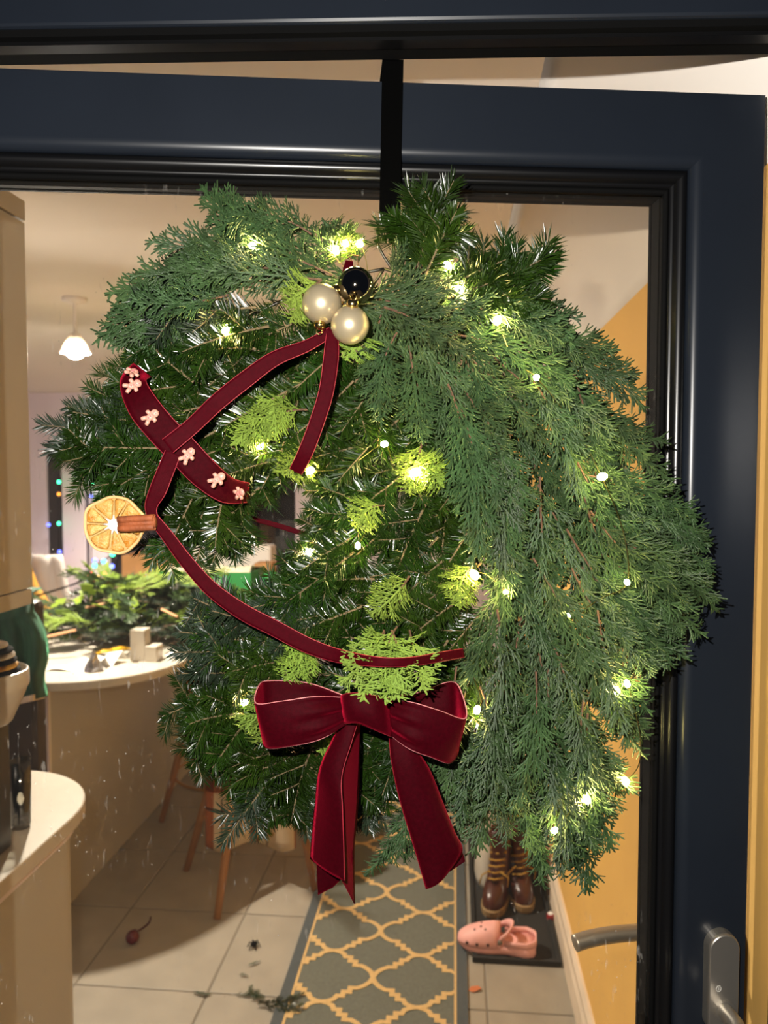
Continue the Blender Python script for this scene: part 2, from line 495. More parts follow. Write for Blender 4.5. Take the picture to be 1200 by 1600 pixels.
# ---- door handles
hc = W(1122, 1515, 0); hs, hz = sz(hc)
hh = thing('door_handle', (0,0,0)); 
hh.parent = door; hh.location = hc - world_of(door); hh['_o'] = list(hc)
hh['label'] = 'satin nickel lever handle on oval backplate'
def plate_ring(s0, z0, w, h, t, n=20):
    r = w/2; pts = []
    for k in range(n+1):
        a = math.pi*k/n; pts.append(DL(s0+r*math.cos(a), z0+h/2-r+r*math.sin(a), t))
    for k in range(n+1):
        a = math.pi+math.pi*k/n; pts.append(DL(s0+r*math.cos(a), z0-h/2+r+r*math.sin(a), t))
    return pts
wpl = 50*PXM*1.03; hpl = .135; zpl = W(1122,1458,.012).z - hpl/2
b = MB(); b.loft([plate_ring(hs, zpl, wpl, hpl, 0), plate_ring(hs, zpl, wpl, hpl, .013), plate_ring(hs, zpl, wpl*.97, hpl-.002, .0155), plate_ring(hs, zpl, wpl*.92, hpl-.004, .0165)])
b.build('backplate', M_nick, hh)
zn = W(1118,1578,.016).z
pth = [DL(hs,zn,.012), DL(hs,zn,.03), DL(hs,zn,.048), DL(hs-.006,zn-.001,.060), DL(hs-.02,zn-.002,.066), DL(hs-.05,zn-.003,.068), DL(hs-.12,zn-.004,.064)]
b = MB(); b.tube(catmull(pth,5), .0105, n=18); b.build('lever', M_nick, hh, smooth=True)
b = MB(); b.tube([DL(hs,zn,.015),DL(hs,zn,.021)], .0135, n=20); b.build('collar', M_nick, hh)
em = MB(); ec = W(1123,1545,.0168); 
ep = [ec + DU*(.0034*math.cos(math.pi/3*k)) + Vector((0,0,.0040*math.sin(math.pi/3*k))) for k in range(7)]
em.tube(ep, .00035, n=5); em.tube([ec+Vector((0,0,.0018)), ec-Vector((0,0,.0018))], .0004, n=5)
em.build('hexagon_emblem', mat('emblem_white', srgb(225,222,215), rough=.5), hh)
h2 = thing('door_handle', (0,0,0)); hc2 = W(1010,1455,-.085)
h2.parent = door; h2.location = hc2 - world_of(door); h2['_o'] = list(hc2)
h2['label'] = 'inner lever handle seen through the glass'
s2, z2 = sz(W(1122,1462,-.12))
pth = [DL(s2,z2,-.070), DL(s2,z2,-.10), DL(s2-.006,z2,-.118), W(1085,1452,-.125), W(1010,1456,-.13), W(960,1460,-.13), W(925,1466,-.128), W(898,1474,-.125)]
b = MB(); b.tube(catmull(pth,5), .0115, n=18); b.build('lever', M_nick, h2, smooth=True)
b = MB(); b.loft([plate_ring(s2, z2-.02, .036, .135, -.070), plate_ring(s2, z2-.02, .036, .135, -.083)]); b.build('backplate', M_nick, h2)

# ================================================================== OVER-DOOR HANGER
zt = W(614, 93, .003).z
s0 = sz(W(597.5,150,.003))[0]; s1 = sz(W(630.5,150,.003))[0]
zb = W(610, 350, .004).z
hg = thing('door_hanger', DL((s0+s1)/2, zb, .003), 'black metal over-door strap hanger holding the horse head wreath', 'hanger')
def dbox(b, s0, s1, z0, z1, t0, t1, sh=0):
    b.add([DL(s0-sh,z0,t0),DL(s1-sh,z0,t0),DL(s1-sh,z0,t1),DL(s0-sh,z0,t1),DL(s0,z1,t0),DL(s1,z1,t0),DL(s1,z1,t1),DL(s0,z1,t1)],
          [(0,1,2,3),(4,7,6,5),(0,4,5,1),(1,5,6,2),(2,6,7,3),(3,7,4,0)])
b = MB(); dbox(b, s0, s1, zb, zt, .0015, .0035, .004); b.build('strap', M_black, hg, bevel=.0008)
b = MB(); dbox(b, s0, s1, zt-.002, zt, -.078, .0035); dbox(b, s0, s1, zt-.12, zt, -.080, -.078); b.build('top_bracket', M_black, hg)
b = MB(); b.tube(catmull([DL((s0+s1)/2,zb+.01,.003), DL((s0+s1)/2,zb-.008,.010), DL((s0+s1)/2,zb-.012,.026), DL((s0+s1)/2,zb+.004,.036), DL((s0+s1)/2,zb+.016,.038)],4), .006, n=8); b.build('hook', M_black, hg)

# ================================================================== WREATH FOLIAGE
def needle(V, F, p, d, side, ln, w):
    n = d.cross(side).normalized()
    b = len(V)
    for q, ww in ((.0, .55), (.55, 1.0)):
        c = p + d*(ln*q)
        V += [c - side*(w*ww), c + side*(w*ww), c - n*(w*.55*ww)]
    V.append(p + d*ln)
    F += [(b,b+1,b+4,b+3),(b+1,b+2,b+5,b+4),(b+2,b,b+3,b+5),(b+3,b+4,b+6),(b+4,b+5,b+6),(b+5,b+3,b+6)]
def fir_variant(seed, dens=1.0, nk=1.0):
    rg = random.Random(seed); V = []; F = []; tw = MB()
    def twig(p0, ang, ln, r0, zt_):
        n = 9; pts = []; p = Vector(p0); a = ang; cu = rg.uniform(-.03,.03)
        for i in range(n):
            pts.append(p.copy()); d = Vector((math.cos(a), math.sin(a), zt_)); p = p + d*(ln/(n-1)); a += cu
        tw.tube(pts, [r0*(1-.55*i/(n-1)) for i in range(n)], n=5)
        m = int(ln/.00145*dens)
        for k in range(m):
            u = (k+.5)/m
            if u < .06 and r0 > .0015: continue
            f = u*(n-1); i = min(int(f), n-2); q = pts[i].lerp(pts[i+1], f-i); ax = (pts[i+1]-pts[i]).normalized()
            sd = Vector((0,0,1)).cross(ax).normalized(); upv = ax.cross(sd)
            for sgn in (-1, 1):
                if rg.random() < .1: continue
                ph = rg.gauss(.22, .38) if rg.random() < .78 else rg.uniform(.6, 1.35)
                rad = sd*(sgn*math.cos(ph)) + upv*math.sin(ph)
                al = math.radians(rg.uniform(48,70)) * (1 - .62*max(0,(u-.7)/.3))
                d = (ax*math.cos(al) + rad*math.sin(al)).normalized()
                s2_ = (ax - d*ax.dot(d))
                s2_ = s2_.normalized() if s2_.length > 1e-4 else sd
                needle(V, F, q, d, s2_, rg.uniform(.020,.029)*nk**.5*(1-.25*(u > .93)), rg.uniform(.00085,.00115)*nk)
        return pts
    Lm = .15
    pts = twig((0,0,0), 0, Lm, .0019, rg.uniform(-.05,.05))
    sg = rg.choice((-1,1))
    for k in range(rg.randint(2,4)):
        i = min(7, 2 + k + rg.randint(0,2)); sg = -sg
        twig(pts[i], sg*math.radians(rg.uniform(36,52)), rg.uniform(.045,.08)*(1-.06*i), .0014, rg.uniform(-.12,.12))
    me = bpy.data.meshes.new('fir_sprig'); me.from_pydata([tuple(v) for v in V], [], F); me.materials.append(M_fir); me.update()
    return me, tw.mesh('twig', M_twig), Lm
def cyp_variant(seed, bend=0.0, drop=0.0, Lm=.24, wide=.066, lean=1.0):
    rg = random.Random(seed); mb_ = MB(); st_ = MB()
    def blade(pts, w0, w1):       # flattened scaly branchlet
        n = len(pts); vs = []; fs = []
        for i, p in enumerate(pts):
            a = pts[max(0,i-1)]; c = pts[min(n-1,i+1)]; d = (c-a).normalized()
            s = Vector((0,0,1)).cross(d).normalized(); up = d.cross(s)
            w = w0 + (w1-w0)*i/(n-1)
            vs += [p - s*w, p + up*w*.8, p + s*w, p - up*w*.8]
        for i in range(n-1):
            for k in range(4):
                k2 = (k+1)%4; fs.append((i*4+k, i*4+k2, (i+1)*4+k2, (i+1)*4+k))
        tip = pts[-1] + (pts[-1]-pts[-2]).normalized()*w1*1.5
        vs.append(tip); t = len(vs)-1
        for k in range(4): fs.append(((n-1)*4+k, (n-1)*4+(k+1)%4, t))
        mb_.add(vs, fs)
    def path(p0, ang, ln, n, cu, zs, zc):
        p = Vector(p0); pts = []; a = ang; z = zs
        for i in range(n):
            pts.append(p.copy()); p = p + Vector((math.cos(a), math.sin(a), z)).normalized()*(ln/(n-1)); a += cu; z += zc
        return pts
    n = 22
    spine = path((0,0,0), -bend*.5, Lm, n, bend/(n-1), drop*.5, -drop/(n-1))
    blade(spine[6:], .0020, .0013)
    st_.tube(spine[:9], [.0017*(1-.4*i/8) for i in range(9)], n=5)
    nl = int(Lm/.0115); sg = 1
    for k in range(nl):
        u = .10 + .88*k/(nl-1); f = u*(n-1); i = min(int(f), n-2); p = spine[i].lerp(spine[i+1], f-i)
        d = spine[i+1]-spine[i]; base = math.atan2(d.y, d.x); zz = d.z/max(1e-6, math.hypot(d.x,d.y))
        sg = -sg
        ll = wide*(min(1, .55+u*1.3))*(1-u**2.2)*rg.uniform(.75,1.15) + .008
        a0 = base + sg*math.radians(rg.uniform(20,32))*lean
        lat = path(p, a0, ll, 7, -sg*math.radians(2.2)*rg.uniform(.2,1.4), zz+rg.uniform(-.42,.42), rg.uniform(-.03,.03))
        blade(lat, .0018, .0014)
        ns = max(2, int(ll/.0085)); sg2 = sg
        for q in range(ns):
            v = .16 + .8*q/ns; ff = v*6; j = min(int(ff),5); pp = lat[j].lerp(lat[j+1], ff-j)
            dd = lat[j+1]-lat[j]; ba = math.atan2(dd.y, dd.x); z2_ = dd.z/max(1e-6, math.hypot(dd.x,dd.y)); sg2 = -sg2
            l2 = (.010 + .022*(1-v))*rg.uniform(.7,1.2)*min(1, ll/.04+.3)
            br = path(pp, ba+sg2*math.radians(rg.uniform(18,30)), l2, 3, -sg2*math.radians(4), z2_+rg.uniform(-.3,.3), 0)
            blade(br, .0016, .0012)
            if l2 > .02:
                for sg3 in (-1,1):
                    b3 = path(br[1], math.atan2((br[2]-br[1]).y,(br[2]-br[1]).x)+sg3*math.radians(36), l2*.42, 2, 0, z2_+rg.uniform(-.1,.1), 0)
                    blade(b3, .0012, .0009)
    return mb_.mesh('cypress_spray', M_cyp), st_.mesh('stem', M_ctwig), (spine[-1]-spine[0]).length
FIRS = [fir_variant(100+i) for i in range(10)]
FIRB = [fir_variant(150+i, 1.15, 1.35) for i in range(4)]
CYPS = [cyp_variant(200+i, bend=b_, drop=d_) for i, (b_, d_) in enumerate([(0,.1),(.35,.25),(-.35,.25),(.2,-.1),(-.2,.3),(.5,.2),(-.5,.2),(0,.4)])]
CYPN = [cyp_variant(300+i, bend=b_, drop=.25, Lm=.26, wide=.05, lean=.8) for i, b_ in enumerate([0,.3,-.3,.15])]
rg = random.Random(7)
wreath = thing('horse_head_wreath', W(620, 1000, .0), 'horse head shaped Christmas wreath of fir and drooping cypress hung on the glass door', 'wreath')
WL = world_of(wreath)
def sprig_matrix(B, T, up, roll, L0, yz=1.0):
    x = (T - B); ln = x.length; x = x/ln
    z = (up - x*up.dot(x)).normalized(); y = z.cross(x)
    k = ln/L0
    M = Matrix(((x.x,y.x,z.x,0),(x.y,y.y,z.y,0),(x.z,y.z,z.z,0),(0,0,0,1)))
    return M @ Matrix.Rotation(roll, 4, 'X') @ Matrix.Diagonal((k, min(1.25,max(.8,k))*yz, min(1.25,max(.8,k)), 1))
def sprig(kind, b, t, tb, tt, roll=0, m=None, var=None, parent=wreath, name=None, yz=1.0):
    lib = {'f':FIRS,'b':FIRB,'c':CYPS,'n':CYPN}[kind]
    me, tw, L0 = lib[var if var is not None else rg.randrange(len(lib))]
    B = W(b[0], b[1], tb); T = W(t[0], t[1], tt)
    M = sprig_matrix(B, T, DN, roll, L0, yz)
    o = bpy.data.objects.new('fir_sprig' if kind in 'fb' else 'cypress_spray', me); COL.objects.link(o)
    o.parent = parent; M.translation = B - world_of(parent); o.matrix_basis = M
    if m is not None:
        o.material_slots[0].link = 'OBJECT'; o.material_slots[0].material = m
    c = bpy.data.objects.new('twig' if kind in 'fb' else 'stem', tw); COL.objects.link(c); c.parent = o
    return o
def inside(p, poly):
    x, y = p; c = False; j = len(poly)-1
    for i in range(len(poly)):
        xi, yi = poly[i]; xj, yj = poly[j]
        if (yi > y) != (yj > y) and x < (xj-xi)*(y-yi)/(yj-yi)+xi: c = not c
        j = i
    return c
def field(ctrl, p):
    sx = sy = 0
    for x, y, a in ctrl:
        w = 1/((x-p[0])**2+(y-p[1])**2+900)**1.3
        sx += w*math.cos(math.radians(a)); sy += w*math.sin(math.radians(a))
    return math.atan2(sy, sx)
def fill(kind, poly, ctrl, step, lmin, lmax, t0, t1, jit=14, roll=35, m=None, keep=1.0, tipdrop=0, mats=None):
    xs = [p[0] for p in poly]; ys = [p[1] for p in poly]; row = 0
    y = min(ys)
    while y < max(ys):
        x = min(xs) + (step/2 if row % 2 else 0)
        while x < max(xs):
            p = (x+rg.uniform(-.35,.35)*step, y+rg.uniform(-.35,.35)*step)
            x += step
            if rg.random() > keep or not inside(p, poly): continue
            a = field(ctrl, p) + math.radians(rg.gauss(0, jit)); ln = rg.uniform(lmin, lmax)
            d = (math.cos(a), math.sin(a))
            for tr_ in range(7):
                tip = (p[0]+d[0]*ln*.6, p[1]+d[1]*ln*.6)
                if inside(tip, poly): break
                p = (p[0]-d[0]*12, p[1]-d[1]*12); ln *= .95
            else: 
                continue
            b_ = (p[0]-d[0]*ln*.4, p[1]-d[1]*ln*.4)
            t_ = rg.uniform(t0, t1)
            mm = m
            if mats: mm = rg.choice(mats)
            sprig(kind, b_, tip, t_-.006, t_+rg.uniform(-.008,.012)-tipdrop, math.radians(rg.uniform(-roll,roll)), mm)
        y += step*.85; row += 1
FIRPOLY = [(205,560),(230,520),(300,500),(420,470),(520,500),(600,540),(700,640),(730,760),(740,900),(740,1080),(700,1150),(640,1200),(575,1270),(470,1295),(400,1290),(330,1220),(285,1160),(290,1060),(300,990),(400,945),(462,890),(486,830),(492,770),(480,735),(445,735),(395,752),(372,840),(300,855),(245,860),(232,790),(160,770),(100,690),(90,650),(150,615),(205,610)]
FIRCTRL = [(120,650,185),(180,740,165),(260,830,120),(340,830,100),(260,560,190),(330,640,165),(420,560,160),(450,650,150),(330,740,150),(560,600,135),(540,720,150),(640,650,110),(560,800,150),(500,900,160),(430,960,175),(330,1000,190),(600,950,130),(680,800,110),(680,1000,115),(310,1100,175),(330,1180,140),(400,1250,125),(480,1250,100),(560,1180,100),(450,1080,150)]
fill('f', FIRPOLY, FIRCTRL, 58, 100, 140, .012, .030, jit=25, roll=50)
fill('f', FIRPOLY, FIRCTRL, 52, 95, 150, .045, .078, jit=18, roll=30)
MANEPOLY = [(575,450),(640,400),(720,420),(790,480),(855,505),(925,560),(955,650),(985,740),(1060,840),(1100,930),(1045,1030),(1005,1070),(995,1180),(975,1240),(935,1320),(905,1370),(860,1345),(800,1270),(740,1300),(705,1290),(660,1240),(690,1180),(720,1080),(722,1000),(735,900),(705,840),(695,720),(640,680),(590,640),(595,560),(570,520)]
MANECTRL = [(620,440,-20),(700,470,0),(650,520,60),(610,600,100),(780,500,12),(880,530,25),(960,600,48),(1000,700,62),(1060,850,50),(1090,930,35),(1020,1020,45),(900,700,55),(820,620,45),(740,640,85),(720,780,97),(800,850,85),(900,900,62),(980,900,48),(760,1000,105),(850,1050,85),(960,1080,62),(740,1180,108),(850,1200,88),(960,1200,75),(920,1320,72),(820,1280,85),(700,1260,105)]
fill('c', MANEPOLY, MANECTRL, 74, 160, 240, .02, .045, jit=14, roll=28)
fill('c', MANEPOLY, MANECTRL, 66, 170, 270, .06, .105, jit=9, roll=22, tipdrop=.008)
FOREPOLY = [(560,440),(530,385),(480,372),(420,365),(345,315),(345,365),(265,392),(225,440),(185,480),(170,530),(225,520),(300,490),(420,480),(500,470)]
FORECTRL = [(350,330,215),(450,380,200),(300,400,190),(240,440,180),(190,510,160),(300,470,170),(420,450,175),(520,410,185)]
fill('c', FOREPOLY, FORECTRL, 70, 120, 190, .03, .055, jit=12, roll=25)
fill('c', FOREPOLY, FORECTRL, 84, 130, 190, .07, .095, jit=9, roll=20)
# edge sprigs that make the silhouette: (kind, base, tip, t)
EDGE = [
 ('f',(215,690),(70,652),.05),('f',(230,670),(112,622),.06),('f',(240,655),(135,605),.05),('f',(230,720),(82,690),.035),('f',(250,740),(120,745),.05),('f',(250,700),(105,668),.07),
 ('f',(260,700),(130,700),.085),('f',(285,760),(185,790),.05),('f',(250,735),(150,770),.06),
 ('f',(320,770),(232,880),.05),('f',(310,760),(262,850),.07),('f',(345,770),(295,885),.04),('f',(370,770),(338,880),.05),('f',(385,765),(368,872),.06),('f',(360,740),(322,850),.08),
 ('f',(330,560),(205,560),.07),('f',(345,600),(215,600),.06),('f',(330,520),(190,525),.06),('f',(400,480),(232,492),.085),('f',(420,510),(280,535),.09),
 ('f',(470,600),(350,660),.09),('f',(450,700),(395,765),.06),('f',(420,690),(330,745),.07),
 ('f',(560,770),(478,770),.05),('f',(570,800),(482,800),.06),('f',(560,830),(472,842),.05),('f',(545,880),(440,905),.06),('f',(540,850),(468,812),.03),('f',(520,920),(395,950),.06),('f',(500,930),(410,925),.05),('f',(510,960),(388,985),.07),
 ('f',(400,1000),(280,985),.06),('f',(420,1020),(272,1018),.07),('f',(400,1050),(285,1050),.06),('f',(380,960),(300,945),.05),('f',(430,980),(330,955),.06),
 ('f',(350,1090),(252,1108),.06),('f',(390,1080),(285,1130),.07),('f',(370,1110),(290,1190),.06),('f',(390,1120),(330,1200),.07),('f',(345,1130),(310,1205),.05),
 ('f',(440,1190),(352,1315),.07),('f',(420,1160),(370,1250),.06),('f',(475,1190),(468,1305),.06),('f',(450,1180),(420,1270),.05),('f',(520,1200),(520,1290),.04),('f',(570,1200),(575,1300),.03),('f',(590,1150),(585,1270),.05),
 ('b',(650,425),(692,278),.085),('b',(660,420),(655,310),.075),('b',(665,430),(710,330),.095),('b',(675,410),(718,352),.085),('f',(640,400),(612,350),.05),('b',(630,430),(640,330),.07),
 ('b',(700,465),(862,415),.098),('b',(712,478),(852,452),.100),('b',(715,455),(838,403),.092),('b',(730,485),(848,474),.088),('b',(740,465),(868,432),.085),('b',(695,450),(790,405),.09),
 ('f',(540,395),(548,362),.05),('f',(520,1000),(460,870),.045),
 ('c',(470,400),(318,292),.06),('c',(480,390),(335,300),.05),('c',(470,420),(235,378),.07),('c',(440,420),(210,432),.08),('c',(420,440),(172,458),.07),('c',(400,450),(178,488),.06),('c',(370,470),(155,532),.065),('c',(330,470),(168,520),.05),('c',(345,485),(178,545),.075),('n',(320,490),(205,550),.07),('n',(540,420),(440,345),.06),('n',(550,410),(505,345),.05),
 ('n',(560,420),(520,350),.04),('c',(520,430),(330,345),.09),
 ('c',(720,470),(905,495),.07),('c',(780,490),(960,545),.07),('c',(820,520),(990,590),.06),('c',(830,540),(1005,640),.07),('n',(880,600),(1040,690),.06),('n',(900,620),(1055,760),.06),('n',(920,640),(1030,740),.05),
 ('c',(900,740),(1085,810),.07),('c',(910,780),(1105,850),.065),('c',(930,800),(1112,900),.07),('c',(930,830),(1118,955),.07),('c',(930,860),(1095,990),.065),('c',(900,880),(1045,1040),.07),('c',(940,850),(1070,1025),.06),
 ('c',(890,960),(1012,1110),.06),('c',(900,990),(1010,1150),.06),('n',(900,1040),(1005,1180),.05),('c',(900,1080),(990,1235),.05),('n',(880,1100),(975,1225),.05),
 ('c',(860,1150),(952,1325),.06),('c',(870,1180),(915,1390),.06),('c',(850,1170),(880,1370),.055),('n',(800,1180),(860,1365),.05),('n',(830,1200),(850,1385),.04),
 ('c',(760,1100),(740,1330),.07),('c',(740,1120),(715,1310),.06),('c',(790,1120),(790,1320),.06),('c',(730,1100),(690,1260),.06),('n',(650,1240),(570,1362),.03),('n',(690,1260),(632,1345),.02),
 ('c',(620,520),(598,660),.10),('c',(640,540),(660,690),.09),('c',(700,600),(712,800),.105),('c',(720,640),(735,880),.105),('c',(760,680),(780,900),.10),('c',(600,470),(760,470),.10),('c',(600,480),(730,560),.11),('c',(610,440),(760,420),.08),('c',(600,450),(690,390),.07),
]
for kind, b_, t_, tv in EDGE:
    sil_ = M_firb if kind == 'f' and ((t_[0] < 400 and 940 < t_[1] < 1060) or t_[1] > 1290 or (t_[0] < 130 and t_[1] < 700) or t_ == (232,492)) else None
    sprig(kind, b_, t_, tv-.004, tv+rg.uniform(-.004,.010), math.radians(rg.uniform(-18,18)), sil_)
# lime undersides, and backlit glow painted as leaf colour, near lights and neck
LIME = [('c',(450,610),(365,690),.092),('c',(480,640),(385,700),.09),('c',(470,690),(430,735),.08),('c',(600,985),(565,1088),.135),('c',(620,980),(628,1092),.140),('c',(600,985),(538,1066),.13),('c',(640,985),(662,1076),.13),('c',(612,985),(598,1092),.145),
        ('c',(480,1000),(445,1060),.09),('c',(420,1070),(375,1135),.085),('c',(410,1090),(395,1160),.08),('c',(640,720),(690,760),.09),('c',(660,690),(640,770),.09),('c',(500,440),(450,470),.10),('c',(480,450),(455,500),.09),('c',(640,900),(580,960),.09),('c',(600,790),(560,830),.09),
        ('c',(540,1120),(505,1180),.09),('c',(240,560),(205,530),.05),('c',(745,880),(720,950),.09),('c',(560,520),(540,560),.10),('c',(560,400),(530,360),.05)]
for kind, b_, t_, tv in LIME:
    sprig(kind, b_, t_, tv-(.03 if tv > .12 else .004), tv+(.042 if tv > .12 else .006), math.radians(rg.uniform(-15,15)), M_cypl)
b = MB()
for pth in ([(600,420),(560,480),(480,600),(420,720),(340,760),(230,700),(260,600),(380,500),(520,440),(600,420)], [(600,420),(760,480),(880,640),(900,860),(850,1100),(780,1250),(620,1250),(450,1200),(420,1080),(480,960),(540,850),(520,740)]):
    b.tube(catmull([W(x,y,.022) for x,y in pth],5), .0018, n=6)
b.tube(catmull([W(612,420,.022),W(590,380,.03),W(594,345,.036),W(601,334,.038),W(610,345,.036),W(615,380,.03),W(612,420,.022)],5), .0016, n=6)
b.build('wire_frame', M_steel, wreath, smooth=True)

# ================================================================== STRING LIGHTS
BULBS = [(395,384,.10),(525,390,.075),(540,381,.07),(562,381,.06),(352,517,.10),(407,697,.10),(485,735,.095),(600,694,.112),(648,738,.105),(559,852,.105),(483,863,.07),(742,899,.112),(745,1110,.10),(700,415,.10),(717,452,.11),(777,501,.115),(838,590,.12),(940,745,.115),(980,910,.115),(790,925,.115),(963,1080,.105),(980,1069,.105),(977,1220,.07),(917,1249,.095),(867,1297,.105),(382,1098,.08),(540,462,.08),(890,960,.112)]
sl = thing('string_lights', W(620,1000,.09), 'warm white fairy lights on thin wire woven through the wreath', 'string lights')
order = [0,1,2,3,26,4,5,6,7,8,9,10,25,12,11,19,27,18,17,16,15,14,13]
b = MB(); pts = []
for i in order:
    x, y, t = BULBS[i]; pts.append(W(x, y, t-.012)); 
mids = []
for i in range(len(pts)-1):
    mids += [pts[i], pts[i].lerp(pts[i+1], .5) + Vector((rg.uniform(-.015,.015), rg.uniform(.01,.03), rg.uniform(-.015,.015)))]
mids.append(pts[-1])
b.tube(catmull(mids,5), .0006, n=5)
b.tube(catmull([W(890,960,.10), W(940,1010,.09), W(963,1080,.093), W(980,1069,.093), W(1000,1150,.08), W(998,1195,.075), W(977,1220,.062), W(950,1225,.07), W(917,1249,.085), W(890,1270,.09), W(867,1297,.095)],6), .0006, n=5)
b.build('wire', M_wire, sl)
bm_ = MB(); bm_.lathe([(0,.0075),(.0022,.0068),(.0042,.004),(.0048,.0005),(.0042,-.003),(.002,-.0052),(0,-.0056)], (0,0,0), n=12)
bmesh_ = bm_.mesh('bulb', M_led, True)
for x, y, t in BULBS:
    o = bpy.data.objects.new('bulb', bmesh_); COL.objects.link(o); o.parent = sl
    o.location = W(x,y,t-rg.uniform(.004,.013)) - world_of(sl); o.rotation_euler = (rg.uniform(0,6), rg.uniform(0,6), 0)
    k = rg.uniform(.65,.95) if (x,y) not in ((540,462),(890,960),(790,925)) else .5
    o.scale = (k,k,k)

# ================================================================== RIBBONS
def band(name, st, m, parent=None, org=None, k=6, cols=6, bulge=.0, ruf=0,  trim=M_trim, tr=.0007, solid=.0014, label=None, cat=None):
    """st: stations ((px,py,t) left edge, (px,py,t) right edge)"""
    Ls = catmull([W(*a) for a, b_ in st], k); Rs = catmull([W(*b_) for a, b_ in st], k)
    rows = []
    for q_, (l, r) in enumerate(zip(Ls, Rs)):
        l = Vector(l); r = Vector(r); row = []; e_ = q_/(len(Ls)-1); wr_ = ruf*(max(0, (e_-.72)/.28)**1.2*(1-.5*max(0,(e_-.93)/.07)) + .4*max(0, (.3-e_)/.3))
        for c in range(cols+1):
            u = c/cols; row.append(l.lerp(r, u) + DN*(bulge*math.sin(math.pi*u) + wr_*math.sin(5.2*math.pi*u+.8+2.2*e_)))
        rows.append(row)
    b = MB(); b.grid(rows)
    o = b.build(name, m, parent, org=org, smooth=True, solid=solid)
    if trim is not None:
        for e_ in (Ls, Rs):
            tb_ = MB(); tb_.tube([Vector(p) for p in e_], tr, n=6); tb_.build('edge_trim', trim, o, smooth=True)
    return o
def strap(name, cl, m, label, trim=M_trim, **kw):
    """cl: centre line (px,py,width,t)"""
    st = []
    P = [np.array(c[:2], float) for c in cl]
    for i, c in enumerate(cl):
        d = P[min(i+1,len(P)-1)]-P[max(0,i-1)]; d = d/np.linalg.norm(d); nn = np.array([-d[1], d[0]])*c[2]/2
        tl_ = c[4] if len(c) > 4 else 0
        st.append(((P[i][0]+nn[0], P[i][1]+nn[1], c[3]+tl_), (P[i][0]-nn[0], P[i][1]-nn[1], c[3]-tl_)))
    o = band(name, st, m, trim=trim, **kw)
    return tag(o, label, 'ribbon')
strap('bridle_ribbon', [(518,518,14,.118),(480,540,17,.122),(430,560,22,.126),(385,592,25,.127),(340,628,25,.127),(300,666,24,.136),(262,697,26,.140)], M_rib, 'narrow burgundy velvet ribbon slanting from the baubles down to the noseband')
strap('bridle_ribbon', [(518,515,14,.118),(518,550,22,.122),(510,610,22,.124),(495,660,22,.124),(478,705,22,.122),(462,737,20,.110)], M_rib, 'short burgundy velvet ribbon hanging straight down below the baubles')
strap('bridle_ribbon', [(270,708,24,.132),(258,738,25,.130),(246,768,25,.130),(236,792,18,.128),(240,812,14,.126)], M_rib, 'short burgundy velvet ribbon between the noseband and the cinnamon stick')
strap('noseband_ribbon', [(222,578,34,.085),(208,596,40,.112,-.004),(222,632,47,.128),(250,668,48,.130),(285,704,48,.130),(322,742,46,.127),(356,766,40,.112,.004),(388,770,30,.085)], M_velv, 'wide burgundy velvet noseband ribbon set with gingerbread figures')
strap('rein_ribbon', [(240,810,15,.130),(262,838,18,.127),(292,878,20,.125),(330,920,22,.125),(378,955,24,.126),(430,982,24,.126),(480,1008,23,.128),(530,1025,20,.140),(590,1034,14,.176),(640,1034,13,.172),(690,1026,14,.140),(724,1020,13,.112)], M_rib, 'long curved burgundy velvet rein ribbon sweeping above the bow')
strap('rein_ribbon', [(360,803,6,.010),(400,812,7,.008),(440,823,8,.008),(480,836,8,.010)], M_rib, 'thin burgundy ribbon crossing the gap behind the jaw', trim=None)
strap('bauble_ribbon', [(546,408,12,.10),(543,425,16,.105),(538,450,16,.10)], M_rib, 'small burgundy ribbon tail above the black bauble', trim=None)

# ---- bow
bow = thing('velvet_bow', W(570,1410,.12), 'large burgundy velvet bow with long tails at the bottom of the wreath', 'bow')
band('bow_loop', [((535,1086,.118),(538,1126,.118)),((480,1067,.095),(485,1140,.095)),((420,1064,.100),(424,1152,.100)),((404,1072,.122),(412,1160,.122)),((400,1099,.152),(418,1169,.150)),((440,1096,.165),(450,1166,.163)),((490,1089,.166),(500,1155,.166)),((537,1090,.150),(540,1132,.150))], M_velv, bow, bulge=.004, cols=16, trim=M_trimp, ruf=.0055)
band('bow_loop', [((605,1090,.118),(612,1148,.118)),((655,1082,.095),(660,1150,.095)),((700,1066,.098),(700,1150,.098)),((718,1075,.120),(716,1170,.120)),((728,1122,.150),(704,1192,.148)),((685,1110,.163),(672,1182,.163)),((645,1098,.166),(640,1170,.166)),((606,1093,.150),(612,1150,.150))], M_velv, bow, bulge=.004, cols=16, trim=M_trimp, ruf=.0055)
band('bow_knot', [((532,1092,.135),(537,1130,.135)),((535,1086,.160),(541,1130,.160)),((555,1083,.172),(560,1130,.172)),((585,1087,.173),(588,1141,.173)),((604,1091,.160),(609,1150,.160)),((607,1093,.135),(612,1150,.135))], M_velv, bow, bulge=.005, cols=10, ruf=.0012)
